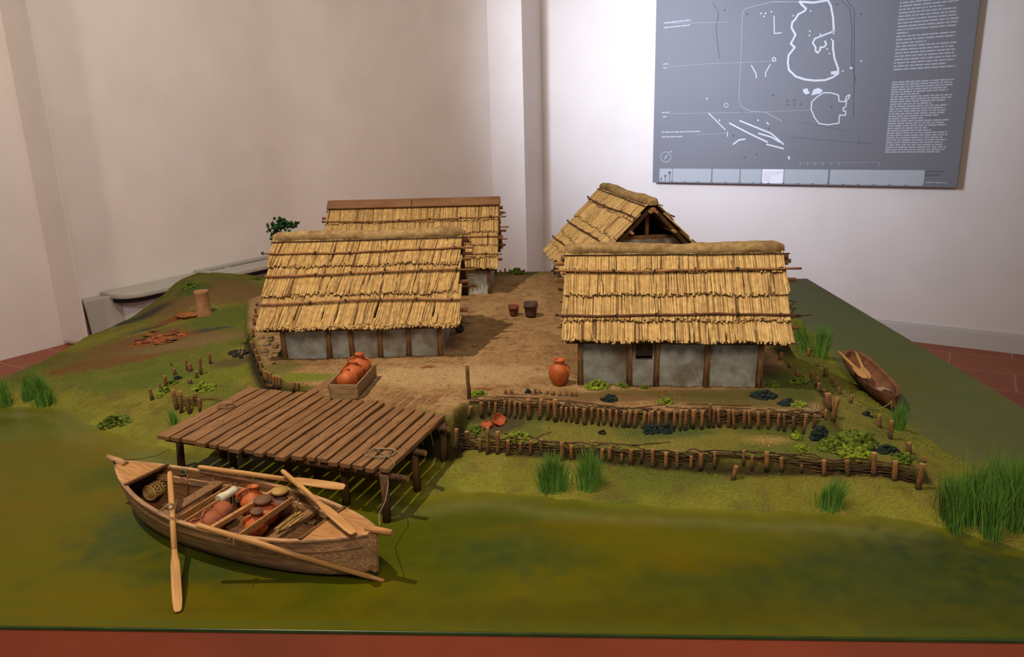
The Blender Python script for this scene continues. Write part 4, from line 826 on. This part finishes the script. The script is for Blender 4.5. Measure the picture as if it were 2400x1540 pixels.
cargo((585,1142), .064, .046, 1.03, 'upright orange jug with a big handle near the white cloth roll', NARROW, M_terra, [(3.4,.95,.6,.18,.42,.2,.07)], tilt=(-.1,.1), rz=.3)
cargo((541,1178), .044, .036, .5, 'dull red-brown jar lying on its side under the white cloth roll', AMPH, M_terra2, [(1.2,.9,.55,.2,.5,.14,.06),(-1.9,.9,.55,.2,.5,.14,.06)], tilt=(.3,-1.2), rz=.6)
cargo((515,1200), .044, .036, .5, 'dull orange jar with a handle lying against the middle bench', AMPH, M_terra2, [(1.6,.9,.55,.2,.5,.14,.06),(-1.6,.9,.55,.2,.5,.14,.06)], tilt=(.9,-.9), rz=.4)
cargo((482,1222), .042, .034, .5, 'small orange jar tipped over at the near side beside the outstretched oar', NARROW, M_terra2, [(1.4,.95,.6,.16,.42,.14,.05)], tilt=(1.0,-.5), rz=-.2)
cr_ = P(640,1215,.04)
# white cloth roll
a, c = P(512,1172,.046), P(552,1148,.046); b = MB(); b.tube([a, a.lerp(c, .2), a.lerp(c, .5), a.lerp(c, .8), c], [.0072,.0078,.0068,.0076,.007], 12, wob=.08); b.tube([a-Vector((.001,0,-.001)), a+(c-a)*.03], .004, 8); tag(b.build('cloth_roll', M_cloth), 'rolled white cloth bundle lying among the jars in the boat', 'cloth')
b = MB(); b.blob(P(507,1207,.028), (.007,.005,.007), 2, .25); tag(b.build('green_bundle', M_sack), 'small green cloth bundle tucked between the tipped jars', 'bundle')
b = MB(); b.blob(P(561,1172,.035), (.008,.006,.006), 2, .3); tag(b.build('green_bundle', M_sack), 'small green bundle behind the white cloth roll', 'bundle')
# wicker basket under the foredeck
a, c = P(350,1156,.036), P(402,1124,.036); d = (c-a).normalized(); b = MB(); b.tube([a, c], [.0115,.0115], 18); bk = empty('wicker_basket', (0,0,0), 0, 'pale woven wicker basket lying under the foredeck of the boat', 'basket')
b.build('basket_core', M_wickd, bk); b = MB(); u = d.cross(Vector((0,0,1))).normalized(); w_ = u.cross(d); LL = (c-a).length
for k in range(12):
    for sg in (-1, 1):
        pts = [a+d*LL*t+(u*math.cos(2*math.pi*k/12+sg*t*3)+w_*math.sin(2*math.pi*k/12+sg*t*3))*.0122 for t in np.linspace(0, 1, 12)]; b.tube(pts, .0009, 4)
for t in np.linspace(0, 1, 9): b.tube([a+d*LL*t+(u*math.cos(x)+w_*math.sin(x))*.0124 for x in np.linspace(0, 2*math.pi, 16)], .001 if 0 < t < 1 else .0016, 4)
[b.tube([a-d*.0006*k+(u*math.cos(x)+w_*math.sin(x))*rr_ for x in np.linspace(0, 2*math.pi, 14)], .0011, 4) for k, rr_ in enumerate((.0105,.0083,.0062,.0041,.002))]
b.build('weave', M_wick, bk)
b = MB(); b.tube([c+u*.006, c+d*.006+w_*.004, c-u*.006], .001, 6); b.build('handle', M_wick, bk)
# straw bundle, coils, small tackle
a, c = P(650,1243,.056), P(706,1203,.056); b = MB()
for i in range(70):
    o_ = Vector((random.gauss(0, .0035), random.gauss(0, .003), random.gauss(0, .0016))); e0, e1 = random.uniform(0, .35), random.uniform(.6, 1.05); b.bar(a.lerp(c, e0)+o_, a.lerp(c, e1)+o_*1.1+Vector((0,0,random.uniform(-.001,.002))), .0009, .0008, tint=random.random())
tag(b.build('straw_bundle', M_straw), 'bundle of pale straw lying on the rear bench of the boat', 'straw')
def hank(c, h_, name, label, m=M_rope2, ax=Vector((1,0,0))):
    b = MB()
    for i in range(7):
        dx = random.uniform(-.003, .003); dy_ = random.uniform(-.002, .002); pts = [c+Vector((dx+math.cos(t)*.0045, dy_, math.sin(t)*h_*random.uniform(.9, 1.05))) for t in np.linspace(0, 2*math.pi, 14)]; b.tube(pts, .0008, 5)
    b.tube([c+Vector((-.005,-.003,h_*.5)), c+Vector((0,-.006,h_*.5)), c+Vector((.005,-.003,h_*.5))], .001, 5); return tag(b.build(name, m), label, 'rope')
hank(P(432,1118,.054), .014, 'rope_hank', 'greenish hank of rope hanging inside the far gunwale')
coil(P(448,1170,.016), .012, 3, 'rope_coil', 'tangled rope coil on the floor behind the front bench of the boat', M_rope2, .0009, .7)
coil(P(725,1225,.035), .009, 2.5, 'rope_coil', 'small pale rope coil by the afterdeck edge', M_rope, .0009, .7)
b = MB(); b.tube([P(268,1087,.088)+Vector((.001*math.cos(t*3), .001*math.sin(t*3)+.0, .0008*t)) for t in range(8)], .0009, 5)
pts = [P(268,1087,.087), P(290,1078,.07), P(330,1075,.045), P(370,1068,.022), G(400,1055,.003)]; b.tube(pts, .0005, 5); tag(b.build('bow_line', M_knot), 'thin dark line running from the boat stem back to the shore', 'rope')
# ------------------------------------------------------------------ dugout canoe
c0, c1 = P(1990,838,.022), P(2097,952,.022); cc = (c0+c1)/2; dC = c1-c0; LC = dC.length/2*1.0; aC = math.atan2(dC.y, dC.x); gcz = 0.004
canoe = empty('dugout_canoe', (cc.x, cc.y, gcz), aC, 'brown dugout canoe drawn up on the right shore', 'canoe')
def cpt(s, q, ins):
    a = math.pi*(q)/2; w_ = (.036*(1-abs(s)**3.6)**.5 if s < 0 else .036*(1-s**2.3)**.62)-ins; w_ = max(w_, .0004); h_ = .034-ins*.4; zz = ins*2.0+(.012)*abs(s)**4; xx = s*(LC-ins*1.5)
    return Vector((xx*(1+.0*abs(q)), w_*math.sin(a)*1.0, zz+(h_+.006*s*s-zz)*(1-math.cos(a))**.9))
b = MB(); NS, NQ = 34, 16
for ins in (0, .006):
    vs = [cpt(-1+2*i/NS, -1+2*j/NQ, ins) for i in range(NS+1) for j in range(NQ+1)]
    fs = [(i*(NQ+1)+j, (i+1)*(NQ+1)+j, (i+1)*(NQ+1)+j+1, i*(NQ+1)+j+1) for i in range(NS) for j in range(NQ)]; b.add(vs, fs if ins else [f[::-1] for f in fs], smooth=True)
for q in (-1, 1):
    vs = [p for i in range(NS+1) for p in (cpt(-1+2*i/NS, q, 0), cpt(-1+2*i/NS, q, .006))]; b.add(vs, [(2*i, 2*i+2, 2*i+3, 2*i+1)[::(1 if q > 0 else -1)] for i in range(NS)])
b.build('hull', M_canoe, canoe)
def paddle(label, h_px, hz, t_px, tz):
    a, c = P(*h_px, hz), P(*t_px, tz); d = c-a; Lo = d.length; o = empty('paddle', a, 0, label, 'paddle', 'paddles in the dugout'); o.rotation_mode = 'QUATERNION'; o.rotation_quaternion = d.to_track_quat('X', 'Z')
    b = MB(); b.tube([(0,0,0),(Lo*.6,0,0)], .0034, 8); b.build('shaft', M_oar, o)
    secs = [(.55,.003,.003),(.64,.007,.002),(.75,.011,.0016),(.88,.0115,.0014),(.97,.007,.0012),(1.,.002,.001)]; b = MB(); n = 10; vs = [(f_*Lo, math.cos(2*math.pi*j/n)*y, math.sin(2*math.pi*j/n)*z) for f_, y, z in secs for j in range(n)]
    b.add(vs, [(i*n+j, (i+1)*n+j, (i+1)*n+(j+1) % n, i*n+(j+1) % n) for i in range(5) for j in range(n)], smooth=True); b.build('blade', M_oar, o)
paddle('paddle in the dugout whose handle sticks out to the left', (1966,825), .058, (2030,887), .042)
paddle('paddle in the dugout whose handle points straight up the hull', (2006,826), .052, (2034,889), .036)
b = MB(); b.blob(P(2068,916,.022), (.018,.011,.008), 2, .3); tag(b.build('pale_sack', M_stone), 'pale sandy lump lying in the near end of the dugout', 'sack')
b = MB(); 
for i in range(8): b.blob(P(2078+random.uniform(-7,7), 924+random.uniform(-5,5), .024), .006, 1, .4)
tag(b.build('net_pile', M_twig), 'dark bundled net in the near end of the dugout', 'net')
b = MB(); e = P(2090,940,.040); b.tube([e, P(2082,948,.034), P(2065,957,.02), G(2045,962,.002), G(2018,954,.002), G(1996,944,.003)], .0009, 5); b.tube([e, P(2090,958,.018), G(2093,972,.002)], .0009, 5)
tag(b.build('canoe_line', mat('yellow_cord', (160,150,96), (130,120,76), 200)), 'yellowish cord running from the dugout end to the shore stakes', 'rope')

# ------------------------------------------------------------------ jars, tubs and village odds
p = G(1311, 904); BIG = [(0,0),(.22,.0),(.29,.06),(.42,.34),(.46,.60),(.44,.76),(.36,.90),(.24,.98),(.22,1.05),(.27,1.12),(.28,1.16),(.24,1.18),(.18,1.15),(.17,1.0),(0,.96)]
jar('storage_jar', p+Vector((0,.008,-.001)), .0475, 'big orange storage jar standing on the sand left of the flap-window hut', BIG, M_terra, [(-.5,.84,.54,.36,.43,.07,.05)])
p = G(1244, 744); root = empty('tub', p+Vector((0,.006,0)), 0, 'larger dark purple-brown tub in the middle of the village yard', 'tub', 'tubs in the yard')
def tub(root, r, h_, m):
    b = MB(); b.lathe([(0,0),(r*.68,0),(r*.74,h_*.2),(r*.92,h_*.72),(r,h_*.74),(r*1.0,h_*.82),(r*.95,h_*.83),(r*1.0,h_),(r*.88,h_),(r*.8,h_*.7),(0,h_*.66)], n=26); b.build('body', m, root)
    for z, k in ((.77, 1.03), (.2, .76)):
        b = MB(); b.tube([(math.cos(t)*r*k, math.sin(t)*r*k, h_*z) for t in np.linspace(0, 2*math.pi, 26)], .0009, 5); b.build('hoop', m, root)
tub(root, .0205, .042, M_bucketd)
p = G(1204, 742); root = empty('tub', p+Vector((0,.006,0)), 0, 'smaller red-brown tub left of the larger one in the yard', 'tub', 'tubs in the yard'); tub(root, .015, .031, M_bucketr)
p = G(1080, 778); root = empty('dark_pot', p+Vector((-.002,.0,.002)), 0, 'small dark pot on the ground at the right end of the front left hut', 'pot'); b = MB(); b.lathe([(0,0),(.006,0),(.0115,.006),(.012,.012),(.009,.016),(.007,.014),(0,.008)], n=18, axis=Matrix.Rotation(.5, 3, 'X')); b.build('body', mat('dark_glaze', (52,34,40), None, rough=.4), root)
b = MB(); b.blob(G(1090,757,.006), (.012,.010,.009), 2, .35); tag(b.build('straw_heap', M_stone), 'pale fluffy heap behind the small dark pot', 'heap')
def bits(name, label, c_px, rx, ry, n, m, r0=.0015, r1=.0035, cat='gravel'):
    b = MB(); c = G(*c_px)
    for i in range(n):
        t = random.random()*6.28; k = math.sqrt(random.random())*random.uniform(.4, 1); x, y = c.x+math.cos(t)*rx*k, c.y+math.sin(t)*ry*k; b.blob((x, y, max(gz(x, y), 0)+.0006), random.uniform(r0, r1), 1, .4, .5, tint=random.random()**2)
    return tag(b.build(name, m), label, cat, kind='stuff')
bits('red_gravel', 'patch of orange gravel on the sand behind the jetty', (1005,860), .024, .014, 130, M_shard, .0006, .0013)
bits('red_gravel', 'orange gravel scatter beside the tall mooring stake', (1135,912), .022, .010, 110, M_shard, .0006, .0013)
bits('red_gravel', 'orange crumbs around the broken bowls between the two fences', (1158,992), .03, .017, 160, M_shard, .0006, .0015)
bits('pale_pebbles', 'pale pebbles and roots at the corner of the upper fence', (1905,960), .03, .03, 60, M_stone, .001, .003, 'pebbles')
bits('dry_straw_litter', 'pale straw litter on the grass between the two fences', (1790,1042), .03, .012, 80, M_straw, .0006, .0014, 'straw litter')
def bowl(c, r, tilt, label):
    b = MB(); R_ = Matrix.Rotation(tilt[0], 3, 'X') @ Matrix.Rotation(tilt[1], 3, 'Y'); n = 22; prof = [(.2,0),(.7,.12),(.95,.4),(1,.62),(.93,.62),(.86,.4),(.6,.2),(0,.12)]; vs = []
    for k, (q, z) in enumerate(prof):
        for j in range(n):
            a = 2*math.pi*j/n; cut = (.12*math.sin(a*3+1)+.1*math.sin(a*5)) if k in (3, 4) else 0; vs.append(R_ @ Vector((math.cos(a)*q*r, math.sin(a)*q*r, (z+cut)*r))+Vector(c))
    b.add(vs, [(i*n+j, i*n+(j+1) % n, (i+1)*n+(j+1) % n, (i+1)*n+j) for i in range(len(prof)-1) for j in range(n)], smooth=True); tag(b.build('broken_bowl', mat('red_bowl', (170,84,46), (148,68,36), 40, rough=.6)), label, 'bowl', 'broken bowls')
bowl(G(1140,998,.009), .013, (math.pi+.1, .1), 'orange broken bowl turned upside down between the two fences, left of the other')
bowl(G(1168,992,.004), .013, (.7, .3), 'orange broken bowl tipped open between the two fences, right of the other')
# kiln mound, stack of shards and charcoal
kp = G(474, 738); root = empty('clay_kiln', kp, 0, 'squat round clay kiln chimney standing on the left hill', 'kiln')
kh = (PY(472, 683, kp.y).z-kp.z); b = MB(); b.lathe([(.028,-.01),(.024,.004),(.0205,.015),(.0205,kh*.9),(.021,kh),(.016,kh),(.015,kh*.7),(0,kh*.6)], c=(0,.012,0), n=24); b.build('chimney', M_kiln, root)
b = MB(); b.blob((-.045, .0, .0), (.038, .028, .008), 3, .2); b.build('fire_mound', mat('kiln_dust', (150,94,52), (128,74,42), 40, rough=1, bump=.4, bscale=120), root)
b = MB(); b.bar((-.045,.018,.02), (-.02,.008,.016), .004, .003); b.bar((-.038,.02,.022), (-.02,.012,.024), .003, .003); tag(b.build('kindling', M_stone), 'pale sticks leaning on the left side of the clay kiln', 'kindling').location = kp
for i, (u, v, rx, ry, rz_, tl) in enumerate([(330,798,.020,.012,.006,.1),(352,788,.022,.012,.006,.4),(346,802,.018,.010,.005,.2),(378,790,.018,.016,.010,.2),(372,806,.022,.009,.005,.3),(402,784,.022,.012,.005,.5),(404,798,.016,.011,.006,.2),(425,786,.024,.013,.004,.6),(395,803,.014,.009,.004,.1),(365,778,.020,.008,.005,.3),(408,776,.02,.008,.005,.3),(320,806,.012,.007,.004,.1)]):
    c = G(u, v, .002); b = MB(); b.blob((0,0,0), (rx*.85, ry*.75, rz_*.7), 1, .7, tint=random.random()**2*.9); o = b.build('kiln_shard', M_shard); o.location = c; o.rotation_euler = (0, 0, random.uniform(-.4, .8)); tag(o, 'broken orange clay slab in the burnt heap, %s from the left' % ['second','fifth','third','seventh','sixth','ninth','tenth','rightmost','eighth','fourth one at the back','eleventh','first'][i], 'clay slab', 'burnt clay slabs')
bits('burnt_rubble', 'fine orange rubble spread among the burnt clay slabs', (375,796), .085, .026, 420, M_shard, .0015, .005, 'rubble')
b = MB()
for i in range(26):
    p = G(562+random.uniform(-22, 24), 832+random.uniform(-8, 8), .003); b.blob(p, (.007,.005,.005), 1, .5)
tag(b.build('charcoal_heap', M_black), 'heap of charcoal and ash left of the curved post row', 'charcoal', kind='stuff')
b = MB(); b.bar(G(566,838,.004), G(572,820,.012), .002, .002); tag(b.build('pale_stick', M_cut), 'pale stick poking out of the charcoal heap', 'stick')
b = MB()
for i in range(12):
    p = G(640+random.uniform(-28, 8), 822+random.uniform(-34, 30), .002); b.blob(p, random.uniform(.006, .011), 1, .5, .4)
tag(b.build('stone_rubble', mat('rubble_mauve', (132,112,88), (104,88,66), 80, rough=1)), 'grey-brown rubble under the left end of the front left hut', 'rubble', kind='stuff')
# branches behind the right hut
b0 = Vector((0, 1.86, 0))
for i, (a, c, m_) in enumerate([((1845,746,.02),(1903,738,.045),(1880,740,.03)),((1846,725,.03),(1867,704,.06),(1856,714,.045)),((1848,722,.02),(1868,722,.03),(1858,724,.02)),((1850,748,.02),(1862,720,.05),(1856,734,.03)),((1846,705,.02),(1860,708,.03),(1852,704,.03))]):
    zz = lambda q: PY(q[0], q[1], b0.y-.0)
    b = MB(); pts = [zz(a), zz(m_), zz(c)]; b.tube(pts, [.003,.002,.0012], 6); tag(b.build('dry_branch', M_twig), 'dry branch sticking out behind the flap-window hut, %s of five from the bottom' % ['lowest and longest','fourth','third','second','topmost'][i], 'branch', 'dry branches')
# tree behind the left hut
tp = PY(640, 560, 2.25); tz = .09; root = empty('small_tree', (tp.x+.006, 2.25, tz-.02), 0, 'small dark green tree rising behind the left end of the front left hut', 'tree')
b = MB(); topz = PY(655, 525, 2.25).z-tz+.02; b.tube([(0,0,0),(.004,0,topz*.5),(.012,0,topz)], [.005,.004,.003], 7); b.build('trunk', M_twig, root)
b = MB()
for (u, v, r) in [(640,525,.013),(655,520,.015),(668,524,.014),(684,523,.013),(692,528,.010),(632,535,.010),(645,540,.010),(660,532,.016),(678,532,.014),(640,552,.009),(638,562,.008),(650,548,.009)]:
    q = PY(u, v, 2.25)
    for k in range(9):
        o_ = Vector((random.gauss(0, r*.55), random.gauss(0, r*.8), random.gauss(0, r*.5))); b.blob(q+o_-root.location, r*random.uniform(.3, .5), 1, .5)
b.build('crown', M_leaf, root)
# ------------------------------------------------------------------ reeds and grass tufts
def tuft(label, cpx, wpx, hpx, n, lean=0., spread=.35, depth=.02, name='reed_tuft', split=1, dark=0.):
    c = G(*cpx); dist = math.hypot(c.y, H-c.z); sc = dist/F; W_, Hh = wpx*sc, hpx*sc*1.08; b = MB()
    cents = [(random.uniform(-.36, .36)*W_ if split > 1 else 0, random.uniform(-.5, .5)*depth) for _ in range(split)]
    n = int(n*1.5)
    for i in range(n):
        q = cents[i % split]; k = .5 if split == 1 else .5/split+.05; x = q[0]+random.gauss(0, 1)*W_*k*.32; y = q[1]+random.gauss(0, depth*.25); hh = Hh*random.uniform(.5, 1)*(1-.35*min(1, abs(x)/(W_*.5+1e-6))) if split == 1 else Hh*random.uniform(.45, 1)
        dx = (x/(W_*.5+1e-6))*spread*hh*.8+random.gauss(lean, .13)*hh; dy_ = random.gauss(0, .14)*hh; base = Vector((c.x+x, c.y+y, max(gz(c.x+x, c.y+y), 0)-.002)); r = random.uniform(.00035, .0007)*(dist/1.3)
        p1 = base+Vector((dx*.35, dy_*.3, hh*.55)); p2 = base+Vector((dx, dy_, hh)); s_ = Vector((r, r*random.uniform(-.6, .6), 0)); t_n = random.random()*.55
        b.add([base-s_, base+s_, p1+s_*.8, p1-s_*.8, p2], [(0,1,2,3),(3,2,4)], tint=t_n)
    return tag(b.build(name, M_grass), label, 'grass', 'reed tufts on the shores')
tuft('left reed tuft of the pair in front of the lower right fence', (1298,1138), 80, 100, 330, -.05)
tuft('right reed tuft of the pair in front of the lower right fence', (1382,1146), 62, 106, 260)
tuft('low spreading grass tuft in front of the lower fence near its right end', (1945,1192), 60, 78, 240, .28, .5)
tuft('widest dark reed bed at the right edge, its left part', (2262,1222), 112, 138, 560, -.02, .25, .05, split=3)
tuft('dark reeds at the far right edge, right part of the wide bed', (2366,1226), 130, 160, 760, .08, .3, .05, split=4)
tuft('lower paler reeds filling the middle of the wide bed at the right edge', (2312,1222), 104, 104, 420, .05, .5, .04, split=2)
tuft('reed tuft at the water edge beside the dugout bow', (2106,1008), 32, 72, 170, .06, .3, .012)
tuft('tall reed tuft at the shore behind the right hut', (1912,832), 66, 76, 300, -.05, .5, .02, split=3)
tuft('bright green reed tuft at the left edge, right of its darker neighbour', (104,950), 56, 96, 260, -.12, .35)
tuft('darker reed tuft cut by the left edge of the picture', (32,946), 90, 78, 320, 0, .4, .03, split=3)
tuft('faint thin green grass beside the short wattle fence left of the jetty', (412,990), 26, 48, 60, -.1, .3)
# ------------------------------------------------------------------ bushes and moss cushions
def bush(label, cpx, wpx, hpx, m, n=None, name='moss_cushion', cat='moss', group='moss cushions on the ground', lump=1.):
    c = G(*cpx); dist = math.hypot(c.y, H-c.z); sc = dist/F; W_, Hh = wpx*sc/2, hpx*sc; n = int((n or int(16+wpx*.5))*2.2); b = MB(); D_ = W_*.55
    for i in range(n):
        t = random.random()*6.283; k = math.sqrt(random.random()); x, y = math.cos(t)*k*W_*.88, math.sin(t)*k*D_; r = Hh*random.uniform(.15, .28)*lump; z = Hh*(1-k*k)*random.uniform(.1, .75)
        b.blob((c.x+x, c.y+y, max(gz(c.x+x, c.y+y), 0)+z), (r*1.15, r, r*.85), 1, .55, tint=random.random()**1.5)
    return tag(b.build(name, m), label, cat, group)
bush('bright moss cushion at the foot of the left corner post of the flap-window hut', (1400,908), 66, 22, M_mossb, 46)
bush('small moss cushion in front of the second bay of the flap-window hut', (1460,906), 38, 13, M_moss); bush('tiny moss cushion below the flap window', (1512,910), 22, 12, M_moss)
bush('dark blue-green bush on the soil in front of the flap-window hut', (1428,940), 38, 20, M_blue); bush('small bright moss on the soil edge above the middle of the upper fence', (1560,944), 44, 14, M_mossb)
bush('dark bush at the right corner of the flap-window hut', (1790,930), 66, 22, M_blue, 44); bush('dark low bush above the right end of the upper fence', (1845,948), 44, 18, M_blue)
bush('green moss right of the flap-window hut corner post', (1812,905), 26, 18, M_moss); bush('moss cushion on the slope behind the right hut corner', (1870,898), 50, 18, M_moss); bush('yellow-green moss by the top of the plateau stakes', (1885,890), 26, 14, M_mossb); bush('bright moss beside the end of the upper fence', (1872,952), 40, 18, M_mossb)
bush('bright moss against the tall mooring stake', (1118,924), 50, 15, M_mossb, 34); bush('tiny dark bush on the sand near the cut stubs', (1237,922), 14, 14, M_blue, 12)
bush('moss left of the upside-down bowl', (1118,1008), 40, 14, M_moss); bush('long bright moss cushion behind the lower fence right of the bowls', (1212,1026), 66, 18, M_mossb, 48)
bush('left dark bush of two at the foot of the upper fence', (1525,1012), 38, 24, M_blue, 34); bush('right dark bush of two at the foot of the upper fence', (1560,1012), 32, 26, M_blue, 30)
bush('dark bush at the right end of the upper fence foot', (1918,1020), 34, 24, M_blue, 30); bush('small dark lump alone on the grass between the fences', (1412,1016), 24, 10, M_blue, 10)
bush('small bright round moss between the fences near their right end', (1866,1026), 30, 20, M_mossb); bush('second bright moss just in front of it above the lower fence', (1880,1052), 36, 16, M_mossb)
bush('broad moss bed between the fences at the right, left part', (1950,1048), 70, 24, M_moss, 60); bush('broad moss bed between the fences at the right, middle part', (2010,1040), 90, 36, M_moss, 80); bush('bright front clumps of the broad moss bed', (2000,1066), 80, 24, M_mossb, 60)
bush('round moss cushion at the upper left of the broad moss bed', (1990,1020), 34, 20, M_mossb); bush('moss cushion at the right end of the broad bed by the last fence post', (2115,1076), 50, 20, M_moss, 36); bush('dark low bush inside the broad moss bed', (2080,1056), 60, 16, M_blue, 36)
bush('low dark bush right of the yellow cord', (2035,975), 30, 14, M_blue, 16); bush('small moss on the right shore beside the two front stakes', (2052,980), 20, 12, M_moss)
bush('yellow-green moss patch at the shore below the left slope', (270,992), 96, 26, M_moss, 70, lump=.7); bush('bright moss behind the short wattle fence', (478,912), 70, 22, M_mossb, 56, lump=.8); bush('small moss left of the short wattle fence, upper one', (386,918), 28, 18, M_moss); bush('small moss left of the short wattle fence, lower one', (375,930), 34, 12, M_mossb)
bush('dark small bush among the left slope stakes', (416,888), 24, 12, M_blue, 14); bush('moss on the slope beside the left stakes', (404,900), 30, 14, M_moss)
bush('green shrub on the hill behind the kiln', (445,672), 40, 16, M_moss); bush('green tuft on the far rim of the plateau', (1212,642), 44, 16, M_moss, 34); bush('dark green plant at the left foot of the front left hut', (668,832), 30, 22, mat('dark_plant', (46,60,34), (34,46,26), 100, rough=1), 26); bush('dark moss at the far hill crest', (600,655), 30, 10, M_moss, 14)
# fine scatter growing on the banks
rs2 = random.Random(3)
def scatter(name, label, n, cond, m, r0, r1, cat='ground cover'):
    b = MB(); k = 0; tries = 0
    while k < n and tries < n*30:
        tries += 1; x = rs2.uniform(XL, XR); y = rs2.uniform(YF, 2.7); j = int((y-YF)/GS); i = int((x-XL)/GS); i = min(i, len(gx)-1); j = min(j, len(gy)-1)
        if not cond(i, j, x, y): continue
        k += 1; r = rs2.uniform(r0, r1); a = rs2.random()*6.28; z = HZ[j,i]+r*.3; vs = [(x+r*math.cos(a), y+r*math.sin(a), z), (x-r*math.sin(a), y+r*math.cos(a), z-r*.2), (x-r*math.cos(a), y-r*math.sin(a), z), (x+r*math.sin(a), y-r*math.cos(a), z-r*.2), (x, y, z+r*.9), (x, y, z-r)]
        b.add(vs, [(0,1,4),(1,2,4),(2,3,4),(3,0,4)], tint=rs2.random())
    return tag(b.build(name, m), label, cat, kind='stuff')
scatter('grass_flock', 'fine yellow-green flock strewn over the grassy banks', 15000, lambda i, j, x, y: dL[j,i] > .004 and d2[j,i] < -.015 and n1[j,i] > .42 and (x > -.3 or y < 1.9) and HZ[j,i] < .062 and rs2.random() < (.35+.65*(x > -.3)), mat('flock', (138,140,52), (104,112,40), 60, rough=1, tint=(74,80,30)), .0005, .0016)
scatter('soil_crumbs', 'small soil crumbs and grit on the village yard', 2600, lambda i, j, x, y: d2[j,i] > .004 and HZ[j,i] < .11, mat('crumbs', (132,98,64), (96,68,44), 60, rough=1, tint=(70,50,34)), .0005, .0016)
